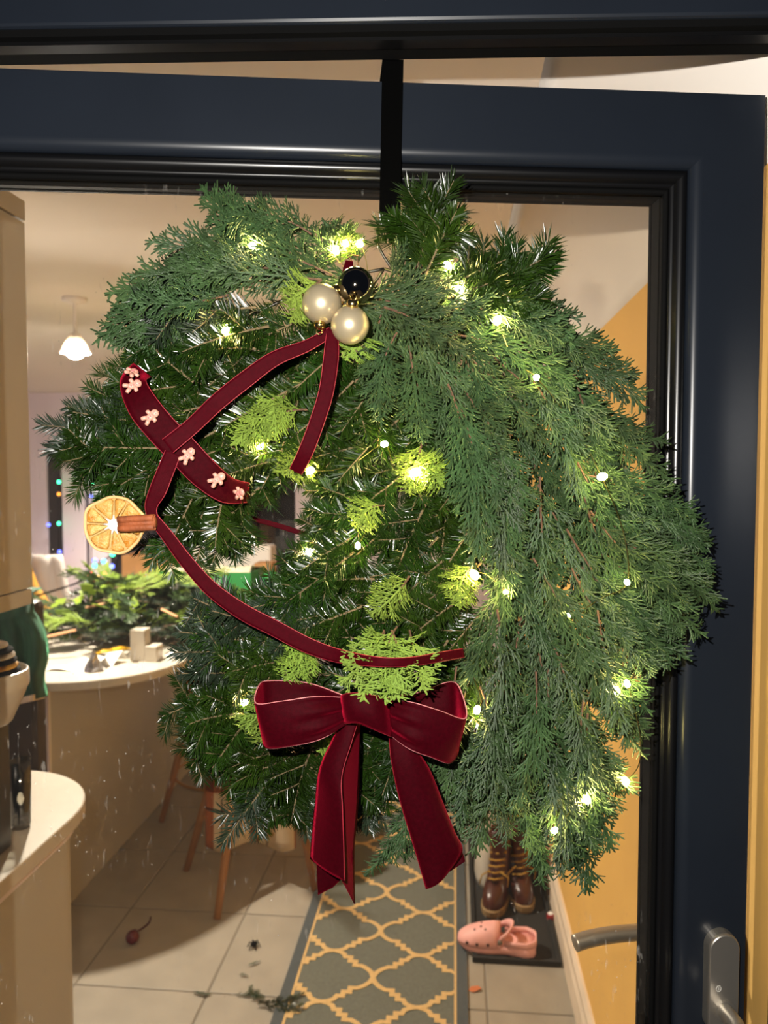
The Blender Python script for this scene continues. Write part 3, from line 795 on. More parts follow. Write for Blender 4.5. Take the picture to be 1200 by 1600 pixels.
# left tail: a front leaf and the folded-back leaf beside it
band('bow_tail', [((533,1128,.140),(558,1130,.146)),((520,1155,.142),(549,1160,.154)),((500,1200,.142),(534,1212,.160)),((493,1250,.130),(535,1262,.166)),((488,1300,.126),(537,1318,.164)),((485,1342,.124),(538,1376,.162))], M_velv, bow, bulge=.004, cols=8)
band('bow_tail', [((556,1130,.140),(562,1132,.105)),((548,1160,.148),(562,1165,.105)),((533,1212,.154),(561,1220,.105)),((534,1262,.154),(558,1270,.103)),((536,1318,.152),(553,1330,.102)),((534,1374,.148),(554,1412,.100))], M_velv, bow, bulge=0, cols=6, trim=M_trimp)
band('bow_tail', [((490,1290,.120),(545,1300,.116)),((494,1340,.120),(550,1350,.114)),((497,1398,.120),(520,1386,.116)),], M_velv, bow, bulge=0, cols=6, trim=None)
band('bow_tail', [((608,1148,.140),(655,1178,.142)),((612,1190,.146),(672,1205,.142)),((625,1250,.146),(692,1255,.140)),((643,1310,.144),(710,1300,.138)),((655,1350,.142),(722,1330,.136)),((666,1389,.140),(700,1363,.138))], M_velv, bow, bulge=.006, cols=8)
band('bow_tail', [((690,1290,.128),(705,1290,.126)),((700,1330,.128),(722,1330,.126)),((702,1362,.130),(727,1346,.130))], M_velv, bow, bulge=0, cols=4, trim=None)

# ================================================================== BAUBLES, FIGURES, ORANGE, CINNAMON
def bauble(x, y, r, t, m, capdir, label):
    c = W(x,y,t); R = r*PXM*(DD-t)/DD
    th = thing('bauble', c - Vector((0,0,R)), label, 'bauble', 'baubles at the browband')
    b = MB(); b.ball(c, R, 32, 20); b.build('ball', m, th, smooth=True)
    cd = (DU*capdir[0] + Vector((0,0,1))*capdir[1] + DN*capdir[2]).normalized()
    b = MB(); b.lathe([(.0062,R-.0015),(.0064,R+.002),(.0058,R+.0055),(.0015,R+.0062)], c, cd, 16); cp = b.build('cap', M_gold, th, smooth=True)
    b = MB(); s = cd.cross(DN).normalized(); q = c+cd*(R+.0085)
    b.tube([q+(cd*math.cos(a)+s*math.sin(a))*.003 for a in [2*math.pi*k/12 for k in range(13)]], .0005, n=5); b.build('ring', M_gold, cp)
bauble(503,475,30.5,.125,M_pearl,(-.1,-1,.1),'pearly champagne bauble, left of the three in the cluster')
bauble(547,508,29.5,.138,M_pearl,(.12,1,.35),'pearly champagne bauble, lowest of the three in the cluster')
bauble(556,446,28,.128,M_chrome,(-1,-.25,-.2),'shiny mirror bauble reflecting black, topmost of the cluster')

def frame_uvn(c, ang, tilt=0, yaw=0):
    u = DU*math.cos(ang) + Vector((0,0,1))*math.sin(ang); v = -DU*math.sin(ang) + Vector((0,0,1))*math.cos(ang); n = DN.copy()
    if tilt:
        R = Matrix.Rotation(tilt, 3, v); u = R@u; n = R@n
    if yaw:
        R = Matrix.Rotation(yaw, 3, u); v = R@v; n = R@n
    return u, v, n
def gingerbread(x, y, t, ang, label, tilt=0, yaw=0, k=1.0):
    c = W(x,y,t); u, v, n = frame_uvn(c, math.radians(ang), tilt, yaw); S = .0100*k
    P = lambda a, b_, h=0: c + u*(a*S) + v*(b_*S) + n*(h*S)
    th = thing('gingerbread_figure', c - n*.002, label, 'ornament', 'gingerbread figures on the noseband')
    b = MB(); b.ball(P(0,.62), S*.42, 14, 10, (1,1,.55), (u,v,n))
    b.ball(P(0,0), S*.36, 14, 10, (.95,1.25,.6), (u,v,n))
    for sx, sy, ex, ey in ((-.2,.22,-.72,.20),(.2,.22,.72,.20),(-.14,-.25,-.42,-.80),(.14,-.25,.42,-.80)):
        b.tube([P(sx,sy),P((sx+ex)/2,(sy+ey)/2),P(ex*.92,ey*.92),P(ex,ey)], [S*.2,S*.22,S*.2,S*.1], n=10, ref=n, flat=.9)
    b.build('body', M_ginger, th, smooth=True)
    b = MB()
    b.tube([P(.18*math.cos(a),.60+.18*math.sin(a),.235) for a in [math.pi*(1.15+.7*q/6) for q in range(7)]], S*.035, n=5)
    for a, d in ((-.13,.72),(.13,.72)): b.ball(P(a,d,.2), S*.06, 8, 6)
    for d in (.15,-.1): b.ball(P(0,d,.21), S*.08, 8, 6)
    b.build('icing', M_ging2, th, smooth=True)
gingerbread(206,582,.120,-35,'gingerbread figure perched on edge at the very top of the noseband',yaw=-1.15)
gingerbread(206,603,.128,-62,'pink gingerbread figure near the top of the noseband, second from the top',yaw=-.35)
gingerbread(234,652,.136,-52,'pink gingerbread figure on the noseband just above the crossing ribbon')
gingerbread(292,713,.138,-42,'pink gingerbread figure on the noseband just below the crossing ribbon')
gingerbread(338,750,.134,-55,'pink gingerbread figure, fifth from the top of the noseband')
gingerbread(373,771,.112,-70,'pink gingerbread figure at the lower end of the noseband beside the gap',yaw=.9)

oc = W(178,820,.118); ou, ov, on_ = frame_uvn(oc, 0, 0, 0)
orange = thing('orange_slice', W(178,868,.118), 'dried orange slice behind the cinnamon stick at the muzzle', 'orange slice')
ORR = 46*PXM*.875
def orad(a): return ORR*(1 + .025*math.sin(3*a+.5) + .03*math.sin(5*a+1) + .015*math.sin(8*a))*(1+.02*math.cos(a))
def OP(a, k, h): 
    r = orad(a)*k; return oc + ou*(r*math.cos(a)) + ov*(r*math.sin(a)*.96) + on_*(h + .0025*math.sin(2*a+.6)*k)
b = MB(); n = 64
rings = []
for (k, h) in ((.90,-.0018),(1.0,-.0022),(1.02,0),(1.0,.0024),(.95,.0026),(.91,.0008)):
    rings.append([OP(2*math.pi*q/n, k, h) for q in range(n)])
rings.append(rings[0]); b.loft(rings, cap=False); b.build('rind', M_rind, orange, smooth=True)
b = MB(); b.loft([[OP(2*math.pi*q/n, .96, -.0014) for q in range(n)], [OP(2*math.pi*q/n, .96, .0004) for q in range(n)]]); b.build('pith', M_pith, orange)
NS = 9; a0 = .25; edges = [a0 + 2*math.pi*q/NS + .10*math.sin(q*2.3) for q in range(NS+1)]; edges[NS] = edges[0]+2*math.pi
for q in range(NS):
    lo, hi = edges[q]+.03, edges[q+1]-.03; mid = (lo+hi)/2; rows = []
    for kk, ex in ((.17,.12),(.3,.55),(.5,.85),(.7,.97),(.84,1.0),(.90,.86)):
        row = []
        for i in range(9):
            f = i/8*2-1; a = mid + f*(hi-lo)/2*ex; edge = 1-abs(f)**4
            hgt = .0004 + .0013*edge*(1 if .2 < kk < .88 else .2) + rg.uniform(-.0003,.0003)
            row.append(OP(a, kk, hgt))
        rows.append(row)
    b = MB(); b.grid(rows); b.build('segment', M_flesh, orange, smooth=True, solid=.0006)
b = MB(); b.ball(oc+on_*.0012, .0062, 16, 8, (1,1,.25), (ou,ov,on_))
for q in range(NS): b.tube([OP(edges[q], .05, .0012), OP(edges[q], .34, .0014)], [.0022,.0006], n=6)
b.build('core', mat('white_pith', srgb(248,240,225), rough=.7, bump=.4, bscale=600), orange, smooth=True)
cA = W(186,819,.128); cB = W(242,816,.136)
stick = MB(); ax = (cB-cA).normalized(); sd = ax.cross(DN).normalized(); nn = sd.cross(ax)
rings = []
for i in range(7):
    p = cA.lerp(cB, i/6); ring = []
    for dirn in (1,-1):
        sp_ = []
        for k in range(15):
            a = k/14*4.6; r_ = .0052 - .0034*k/14
            sp_.append(p + sd*(dirn*(.0038 - r_*math.cos(a)*.9 + .0014)) + nn*(r_*math.sin(a)*1.1 + rg.uniform(-.0001,.0001)))
        ring.append(sp_)
    rings.append(ring)
for d_ in (0,1): stick.grid([r[d_] for r in rings])
stick.tube([cA.lerp(cB,f)-nn*.001 for f in (0,.33,.66,1)], [.0050,.0052,.0050,.0054], n=12, ref=nn, flat=.75)
tag(stick.build('cinnamon_stick', M_cinn, smooth=True, solid=.0008), 'brown cinnamon stick lying across the dried orange slice', 'cinnamon stick')

# ================================================================== ROOM CONTENTS
# ---- ceiling lamp seen through the glass at left, and an added unseen one further back
def ceiling_lamp(p, estr, r, label, mname='warm_bulb', drop=0.0):
    p = Vector(p)
    th = thing('ceiling_lamp', (p.x,p.y,CZ), label, 'lamp')
    b = MB(); b.lathe([(.0,0),(.045,0),(.045,-.012),(.02,-.02),(.006,-.022),(.006,p.z-CZ+r+.03),(.02,p.z-CZ+r+.025),(.024,p.z-CZ+r*.7)], (p.x,p.y,CZ), n=20); b.build('fitting', M_white, th, smooth=True)
    b = MB(); b.lathe([(.010,r+.020),(.022,r+.015),(.042,r*.55),(.054,-.010-drop),(.055,-.012-drop),(.053,-.011-drop),(.040,r*.5),(.020,r+.011),(.010,r+.016)], p, n=32); b.build('added_shade', mat('added_opal_shade', srgb(235,228,218), rough=.6, transl=.65), th, smooth=True)  # added shade, unseen, shapes how the bulb lights ceiling and room
    b = MB(); b.ball(p, r, 20, 14); b.build('bulb', mat(mname, (1,.8,.55,1), emit=(1,.94,.85,1), estr=estr), th, smooth=True)
LP = ony(118,547,2.80)
ceiling_lamp(LP, LAMP_E, .034, 'bright glowing ceiling lamp seen through the glass at far left')
ceiling_lamp((-2.35,5.4,CZ-.2), LAMP2_E, .036, 'unseen ceiling lamp added deep in the room behind the wreath to light the far end', 'added_bulb_far', .06)

# ---- wall cabinet (left, above)
cx = -1.0; cy1 = onx(47,700,cx).y; cz0 = onx(46,945,cx).z; cz1 = onx(50,322,cx).z
wc = thing('wall_cabinet', (cx-.17,1.4,cz0), 'cream kitchen wall cabinet at the upper left edge behind the glass', 'cabinet')
b = MB(); b.box((cx-.35,YN+.12,cz0+.03),(cx-.02,cy1,cz1)); b.build('body', M_cab, wc, bevel=.002)
b = MB(); b.box((cx-.02,1.38,cz0+.04),(cx,cy1-.001,cz1-.05)); b.build('door', M_cab, wc, bevel=.002)
b = MB(); b.box((cx-.02,YN+.14,cz0+.04),(cx,1.376,cz1-.05)); b.build('door', M_cab, wc, bevel=.002)
b = MB(); b.box((cx-.02,YN+.14,cz1-.046),(cx+.002,cy1-.001,cz1)); b.build('cornice', M_cab, wc, bevel=.002)
b = MB(); b.box((cx-.03,YN+.14,cz0),(cx-.002,cy1-.002,cz0+.037)); b.build('light_pelmet', M_cab, wc, bevel=.002)
pw = MB(); pw.box((cx-.47,YN+.1,0),(cx-.36,cy1,CZ)); tag(pw.build('wall_kitchen', M_lilac, org=(cx-.4,1.4,0)), kind='structure')

# ---- base cabinet and rounded worktop (left, below)
wz = .90
def rounded(x0, x1, y0, y1, r, n=12):     # far right corner rounded
    o = [(x0,y0),(x1,y0)]
    for k in range(n+1):
        a = math.pi/2*k/n; o.append((x1-r+r*math.cos(a), y1-r+r*math.sin(a)))
    o.append((x0,y1)); return o
wx1 = onz(88,1300,wz).x
b = MB(); b.prism(rounded(-1.36, wx1, YN+.12, 1.90, .26), wz-.035, wz)
tag(b.build('worktop', M_wtop, bevel=.004), 'pale rounded worktop end at the lower left carrying the tumbler', 'worktop')
bc = thing('base_cabinet', (-1.15,1.4,0), 'cream curved base cabinet under the lower left worktop', 'cabinet')
b = MB(); b.prism(rounded(-1.34, wx1-.045, YN+.14, 1.80, .12), .0, wz-.072); b.build('body', M_cab, bc, bevel=.002)
b = MB(); b.prism(rounded(-1.34, wx1-.030, YN+.14, 1.825, .16), wz-.070, wz-.036); b.build('rail', M_lilac, bc)
b = MB(); b.prism(rounded(-1.33, wx1-.035, YN+.14, 1.805, .13), .0, .10); b.build('plinth', M_white, bc)
# tumbler with cut pattern
mgl = bpy.data.materials.new('tumbler_glass'); mgl.use_nodes = True
_N = mgl.node_tree.nodes; _L = mgl.node_tree.links; _N.remove(_N['Principled BSDF'])
_t = _N.new('ShaderNodeBsdfTransparent'); _t.inputs[0].default_value = (.93,.93,.9,1)
_g = _N.new('ShaderNodeBsdfGlossy'); _g.inputs['Roughness'].default_value = .04
_f = _N.new('ShaderNodeFresnel'); _f.inputs['IOR'].default_value = 1.9
_m = _N.new('ShaderNodeMixShader'); _L.new(_f.outputs[0], _m.inputs[0]); _L.new(_t.outputs[0], _m.inputs[1]); _L.new(_g.outputs[0], _m.inputs[2])
_L.new(_m.outputs[0], _N['Material Output'].inputs['Surface'])
tp = onz(33,1292,wz)
tb = thing('glass_tumbler', tp, 'tall clear cut-glass tumbler on the lower left worktop', 'glass')
b = MB(); R0 = .022; hgt_ = .150; n = 28
prof = [(.0,.0),(R0*.86,.0),(R0*.92,.01),(R0*.98,.07),(R0*1.08,hgt_),(R0*1.02,hgt_),(R0*.92,.07),(R0*.84,.012),(0,.010)]
b.lathe(prof, tp, n=n); b.build('bowl', mgl, tb, smooth=True)
b = MB(); b.lathe([(0,.0105),(R0*.80,.0125),(R0*.84,.028),(0,.030)], tp, n=12); b.build('faceted_base', mgl, tb)
# coffee machine (black) with bowl on it
ap = onz(8,1330,wz); ax1 = onx(17,1200,-1.0)
bx1 = ony(18,1200,1.50).x
app = thing('black_appliance', (bx1-.1,1.40,wz), 'tall black kitchen appliance cut by the left picture edge', 'appliance')
az1 = ony(5,1112,1.50).z
b = MB(); b.box((bx1-.2,1.30,wz),(bx1,1.50,az1)); b.build('body', mat('gloss_black', srgb(8,8,8), rough=.25), app, bevel=.008)
b = MB(); b.box((bx1-.17,1.285,wz+.05),(bx1-.02,1.30,wz+.16)); b.build('front_panel', M_gask, app, bevel=.003)
bc_ = ony(-25,1112,1.42)
bowl = MB(); R1 = ony(36,1040,1.42).x - bc_.x
bowl.lathe([(0,0),(R1*.55,0),(R1*.62,.005),(R1*.92,.060),(R1*.97,.072),(R1,.076),(R1,.105),(R1*.95,.108),(R1*.88,.09),(R1*.55,.02),(0,.015)], (bc_.x,1.42,az1), n=36)
tag(bowl.build('mixing_bowl', M_wtop, smooth=True), 'cream mixing bowl on top of the black appliance', 'bowl')
PLN = ['black plate at the bottom of the stack in the cream bowl', 'mustard yellow plate in the stack in the cream bowl', 'black plate just above the mustard yellow plate', 'cream plate in the middle of the stack in the bowl', 'black plate second from the top of the stack in the bowl', 'small cream plate on top of the stack in the bowl']
for k, (m_, rr) in enumerate(((M_gask,.80),(mat('mustard', srgb(200,150,50), rough=.5),.76),(M_gask,.74),(M_wtop,.70),(M_gask,.66),(M_wtop,.55))):
    b = MB(); z_ = az1+.100+k*.010; b.lathe([(0,0),(R1*rr*.6,0),(R1*rr,.006),(R1*rr,.0095),(0,.0095)], (bc_.x,1.42,z_), (0.05,0,1), n=32)
    tag(b.build('plate', m_, smooth=True), PLN[k], 'plate', 'plates stacked in the bowl')

# ---- dark chair with a green cloth over it
gx = onx; gY = 2.15
M_green = mat('green_velvet', srgb(22,66,46), rough=.8, sheen=.7, sheen_col=srgb(90,160,120), noise=.4, nscale=25, bump=.4, bscale=300)
M_leath = mat('dark_brown_leather', srgb(52,40,30), rough=.5, noise=.3, nscale=20)
chp = ony(25,1100,gY)
chair = thing('high_chair', (chp.x-.05,gY+.1,0), 'dark brown high-backed chair under the green cloth at left', 'chair')
xr = ony(66,1150,gY+.05).x
b = MB(); b.box((xr-.34,gY+.03,.62),(xr,gY+.09,1.30)); b.build('backrest', M_leath, chair, bevel=.02)
b = MB(); b.box((xr-.36,gY-.20,.56),(xr+.0,gY+.07,.63)); b.build('seat', M_leath, chair, bevel=.015)
for sx, sy in ((0,.05),(0,-.18),(-.32,.05),(-.32,-.18)):
    b = MB(); b.tube([(xr-.02+sx,gY+sy,.0),(xr-.02+sx,gY+sy,.57)], [.012,.018], n=10); b.build('leg', M_leath, chair)
# cloth: draped sheet with folds over the backrest
sil = [(955,52),(965,60),(985,70),(1005,74),(1030,74),(1055,68),(1075,72),(1088,73)]
rows = []
for i, (py, pxr) in enumerate(catmull(sil, 4)):
    row = []
    for c in range(33):
        u = c/32; px = -70 + (pxr+70)*u
        fold = .018*math.sin(u*26 + i*.05)*(.3+.7*min(1, i/12)) + .04*(1-u)*0
        row.append(ony(px, py + (1-u)*34, gY - .03 + fold + .05*max(0,(u-.85)/.15)**2))
    rows.append(row)
top = [[Vector((p.x, gY+.06, 1.335)) for p in rows[0]], [Vector((p.x,gY+.01,1.33)) for p in rows[0]]]
b = MB(); b.grid(top+rows)
gc = b.build('green_cloth', M_green, smooth=True, solid=.006)
tag(gc, 'dark green velvet cloth with pale hem band hanging at the left below the cabinet', 'cloth')
b = MB(); last = rows[-3]
b.grid([[Vector(p)+Vector((0,-.012,.006)) for p in rows[-3]], [Vector(p)+Vector((0,-.014,-.006)) for p in rows[-2]]]); b.build('hem_band', mat('hem', srgb(205,185,160), rough=.7), gc, solid=.004)

# ---- breakfast bar: panel, worktop
bz = .95
bp = onz(85,1440,0); bX = bp.x; bY = bp.y
bar = thing('breakfast_bar', (bX-.3,3.6,0), 'cream panelled breakfast bar running back from the left', 'counter')
b = MB(); b.box((bX-.55,bY,0),(bX,4.9,bz-.04)); b.build('side_panel', M_cab, bar)
b = MB(); b.box((bX-.57,bY-.02,0),(bX+.004,bY,bz-.04)); b.build('end_panel', M_white, bar, bevel=.003)
b = MB(); b.box((bX-.012,bY-.024,0),(bX+.006,bY-.02,bz-.04)); b.build('edge_strip', M_lilac, bar)
wr = onz(285,1030,bz).x+.02; wf = onz(140,1068,bz).y
o_ = [(bX-.6,4.95),(bX-.6,wf)]
r_ = .42
for k in range(17):
    a = -math.pi/2 + math.pi/2*k/16; o_.append((wr-r_+r_*math.cos(a), wf+r_+r_*math.sin(a)))
o_.append((wr,4.95))
b = MB(); b.prism(o_, bz-.035, bz); b.build('bar_top', M_wtop, bar, bevel=.006)

# ---- pile of cut greenery on the bar
def loose(kind, p, ang, k, tilt, roll, name, label, cat, group, m=None):
    lib = {'f':FIRS,'b':FIRB,'c':CYPS,'n':CYPN}[kind]; me, tw, L0 = lib[rg.randrange(len(lib))]
    o = bpy.data.objects.new(name, me); COL.objects.link(o)
    o.location = p; o.rotation_euler = (roll, -tilt, ang); o.scale = (k,k,k)
    if m is not None: o.material_slots[0].link = 'OBJECT'; o.material_slots[0].material = m
    c = bpy.data.objects.new('twig' if kind in 'fb' else 'stem', tw); COL.objects.link(c); c.parent = o
    return tag(o, label, cat, group)
pc = onz(185,1000,bz+.08)
for i in range(150):
    lev = rg.random()**1.5; wdt = (1-.6*lev)
    x = -1.40 + rg.uniform(-.30,.30)*wdt; y = 3.28 + rg.uniform(-.30,.42)*wdt; z = bz + .03 + .20*lev*(1 if x < -1.28 else .5)
    kind = rg.choice('ffcc')
    mm = rg.choice([None, None, M_cypl]) if kind == 'c' else rg.choice([None, M_firb])
    loose(kind, (x,y,z), rg.uniform(0,6.28), rg.uniform(1.2,1.8), rg.uniform(-.1,.3), rg.uniform(-.6,.6), 'cut_branch', 'cut evergreen branch lying in the heap on the breakfast bar', 'branch', 'heap of cut evergreen branches on the bar', mm)
M_leaf = mat('ivy_leaf', srgb(150,180,70), rough=.35, rand=.25, transl=.25)
lf = MB(); outl = [(0,0),(.25,.28),(.16,.5),(.42,.62),(.3,.85),(0,1.1),(-.3,.85),(-.42,.62),(-.16,.5),(-.25,.28)]
lf.loft([[(x*.07,y*.07,.004*abs(x)) for x,y in outl],[(x*.07,y*.07,.0012+.004*abs(x)) for x,y in outl]])
lmesh = lf.mesh('ivy_leaf', M_leaf)
for i in range(26):
    x = -1.50+rg.uniform(-.34,.30); y = 3.1+rg.uniform(-.05,.5); z = bz+.17+rg.uniform(-.03,.08) - .35*abs(x+1.5)
    o = bpy.data.objects.new('ivy_leaf', lmesh); COL.objects.link(o); o.location = (x,y,z); o.rotation_euler = (rg.uniform(.2,1.3),rg.uniform(-.5,.5),rg.uniform(0,6.28)); o.scale = (1.1,1.1,1.1)
    tag(o, 'light green leaf on top of the evergreen heap on the bar', 'leaf', 'light green leaves on the heap')
for i,(px,py) in enumerate(((265,958),(95,990),(155,945))):
    p = onz(px,py,bz+.16 if i != 1 else bz+.1); 
    b = MB(); d = Vector((.09,-.06,-.02)) if i == 0 else Vector((.10,.05,.02)); b.tube([p-d*.5,p,p+d*.5],[.006,.006,.005],n=8)
    tag(b.build('cut_stick', mat('cut_wood', srgb(190,140,100), rough=.7)), ['thin brown stick at the right of the evergreen heap','thin brown stick at the left of the evergreen heap beside the green cloth','short brown stick in the middle of the evergreen heap'][i], 'stick')
# small things on the bar
p = onz(222,1034,bz)
b = MB(); b.box((p.x-.048,p.y,bz),(p.x+.012,p.y+.06,bz+.125)); tag(b.build('pale_block', M_wtop, bevel=.004), 'tall pale block standing on the bar edge before the evergreen heap', 'block', 'pale blocks on the bar')
b = MB(); b.box((p.x+.013,p.y-.005,bz),(p.x+.062,p.y+.06,bz+.062)); tag(b.build('pale_block', M_wtop, bevel=.004), 'short pale block beside the tall block on the bar edge', 'block', 'pale blocks on the bar')
p = onz(172,1018,bz+.01); q = onz(145,1022,bz+.02); r2 = onz(203,1014,bz+.02)
b = MB(); b.tube([q,q.lerp(r2,.3)+Vector((0,0,.006)),q.lerp(r2,.8)+Vector((0,0,.008)),r2],[.008,.010,.012,.010],n=10,flat=.6)
tag(b.build('yellow_tool', mat('yellow_plastic', srgb(230,180,30), rough=.4), smooth=True), 'yellow handled tool lying in front of the evergreen heap', 'tool')
p = onz(115,1046,bz)
b = MB(); rows = []
for i in range(7):
    rows.append([(p.x-.09+.026*j+.01*i, p.y-.03+.028*i, bz+.004+.006*math.sin(i*1.3+j)+(.02 if j > 4 else 0)*(i%3)) for j in range(8)])
b.grid(rows); tag(b.build('paper_sheet', mat('paper', srgb(245,242,235), rough=.8), solid=.001), 'crumpled white paper on the bar below the evergreen heap', 'paper')
p = onz(147,1048,bz); b = MB()
prev = None; rings = []
for k in range(6):
    f = k/5; rr = .035*(1-f)+.004
    rings.append([(p.x+rr*math.cos(a)*rg.uniform(.75,1.2), p.y+rr*math.sin(a)*rg.uniform(.75,1.2), bz+.075*f) for a in [2*math.pi*q/10 for q in range(10)]])
b.loft(rings); tag(b.build('foil_lump', mat('silver_foil', srgb(200,200,205), rough=.25, metal=1)), 'crumpled silver foil beside the white paper on the bar', 'foil')
p = onz(278,1025,bz); b = MB(); rows = [[(p.x-.05+.025*j, p.y-.02+.02*i, bz+.004+.008*((i*j)%3)) for j in range(5)] for i in range(5)]
b.grid(rows); tag(b.build('paper_scrap', mat('paper', srgb(245,242,235)), solid=.001), 'small white paper scrap at the bar edge by the wreath', 'paper')
# boxes at the back of the bar
def openbox(name, px0, px1, pyt, y, dep, z0, m, min_, label):
    a = ony(px0,pyt,y); c = ony(px1,pyt,y); z1 = a.z; w = .006
    th = thing(name, ((a.x+c.x)/2,y+dep/2,z0), label, 'box')
    for nm, p0, p1 in (('front_wall',(a.x,y,z0),(c.x,y+w,z1)),('back_wall',(a.x,y+dep,z0),(c.x,y+dep+w,z1)),('side_wall',(a.x,y+w,z0),(a.x+w,y+dep,z1)),('side_wall',(c.x-w,y+w,z0),(c.x,y+dep,z1)),('base',(a.x+w,y+w,z0),(c.x-w,y+dep,z0+w))):
        b = MB(); b.box(p0,p1); b.build(nm, m, th, bevel=.002)
    return th, a, c, z1
M_gbox = mat('green_card', srgb(36,128,62), rough=.55); M_card = mat('cardboard', srgb(190,140,90), rough=.8, noise=.1)
th, a, c, z1 = openbox('green_box', 247, 392, 893, 4.15, .30, bz, M_gbox, None, 'green open cardboard box at the back of the bar')
b = MB(); rows = [[(a.x+.02+(c.x-a.x-.04)*j/8, 4.17+.03*i, z1-.03+.05*math.sin(i*.5)+.012*math.sin(j*2.2+i)) for j in range(9)] for i in range(9)]
b.grid(rows); tag(b.build('tissue_paper', mat('tissue', srgb(250,240,215), rough=.8), smooth=True, solid=.001), 'white tissue paper filling the green box', 'paper')
openbox('cardboard_box', 190, 256, 868, 4.55, .25, bz, M_card, None, 'brown cardboard box behind the heap at the left of the green box')
a = ony(300,852,4.72); c = ony(423,852,4.72)
b = MB(); b.loft([[(x,y,z) for x,y in ((a.x,4.72),(c.x,4.72),(c.x,4.88),(a.x,4.88))] for z in (bz, a.z-.02, a.z)])
tag(b.build('white_tub', M_white, bevel=.02), 'white plastic tub behind the green box beside the red pole', 'tub')
a = ony(397,880,4.45); c = ony(424,880,4.45)
b = MB(); b.box((a.x,4.45,bz),(c.x,4.58,a.z)); tag(b.build('small_cardboard_box', M_card, bevel=.003), 'small brown carton standing right of the green box', 'box')
b = MB(); p = ony(420,900,4.3); b.ball((p.x,4.35,bz+.09), .06, 12, 8, (1.1,1,1.4)); 
o = b.build('green_bag', M_gbox, smooth=True); tag(o, 'small green bundle at the right end of the bar', 'bag')
# ---- far chair with grey cover, cable, coloured lights, red pole
fy = 5.2
fc = thing('cushioned_chair', ony(75,940,fy), 'wooden chair with pale grey cushion by the far window', 'chair')
b = MB(); rows = []
for i in range(9):
    v = i/8; py = 868+v*80; x0 = 40; x1 = 92+v*16
    rows.append([ony(x0+(x1-x0)*j/8, py, fy+.03*math.sin(j*1.2)+.05*v) for j in range(9)])
b.grid(rows); b.build('cushion', mat('grey_cushion', srgb(205,195,190), rough=.9), fc, smooth=True, solid=.06)
M_ywood = mat('yellow_wood', srgb(205,150,55), rough=.5)
b = MB(); b.tube(catmull([ony(40,880,fy-.08),ony(52,915,fy-.08),ony(70,945,fy-.08),ony(90,990,fy-.05)],4), .035, n=10); b.build('arm', M_ywood, fc, smooth=True)
p = ony(60,930,fy)
for dx, dy in ((-.2,0),(.2,0),(-.2,.4),(.2,.4)):
    b = MB(); b.tube([(p.x+dx,fy+dy,0),(p.x+dx,fy+dy,.5)], .02, n=8); b.build('leg', M_ywood, fc)
b = MB(); b.box((p.x-.24,fy,.45),(p.x+.24,fy+.45,.52)); b.build('seat', M_ywood, fc, bevel=.01)
b = MB(); b.tube(catmull([ony(20,940,4.9),ony(60,930,4.9),ony(110,915,4.9),ony(150,904,4.9),Vector((bX-.35,4.85,bz+.008))],4), .007, n=6)
tag(b.build('dark_cable', M_gask, smooth=True), 'dark cable stretched past the far chair', 'cable')
CL = [(148,876,'b'),(162,877,'c'),(148,884,'g'),(176,866,'g'),(140,897,'r'),(147,901,'b'),(138,905,'b'),(152,903,'y'),(163,897,'r'),(175,885,'b'),(143,755,'g'),(143,775,'b'),(92,753,'g'),(92,772,'o'),(93,862,'b'),(93,873,'o'),(76,820,'b'),(92,818,'g')]
CC = {'b':(.08,.12,1,1),'c':(.05,.5,1,1),'g':(.05,1,.45,1),'r':(1,.08,.08,1),'y':(1,.7,.1,1),'o':(1,.35,.05,1)}
cl = thing('coloured_lights', ony(150,905,5.5), 'multicoloured fairy lights by the far dark window', 'string lights')
b = MB(); b.tube(catmull([ony(x,y,5.52) for x,y,_ in CL[:10]] ,3), .003, n=5); b.tube([ony(143,740,5.92),ony(143,900,5.92)], .003, n=5); b.tube([ony(92,740,5.92),ony(92,900,5.92)], .003, n=5); b.build('wire', M_gask, cl)
for i,(x,y,c_) in enumerate(CL):
    b = MB(); b.ball(ony(x,y,5.5 if i < 10 else 5.9), .018 if i < 10 else .014, 10, 8)
    b.build('bulb', mat('led_'+c_, CC[c_], emit=CC[c_], estr=(7 if i < 10 else 3)), cl, smooth=True)
b = MB(); b.tube([Vector((ony(385,760,5.85).x,5.85,0)), Vector((ony(385,760,5.85).x,5.85,ony(385,640,5.85).z))], .017, n=10)
tag(b.build('red_pole', mat('red_plastic', srgb(215,40,50), rough=.5), smooth=True), 'thin red upright pole in front of the far dark window', 'pole')
b = MB(); p = ony(165,905,4.84); b.box((p.x-.12,4.84,bz),(p.x+.02,4.92,p.z)); tag(b.build('red_parcel', mat('red_plastic', srgb(215,40,50)), bevel=.01), 'small red parcel below the coloured lights', 'parcel')

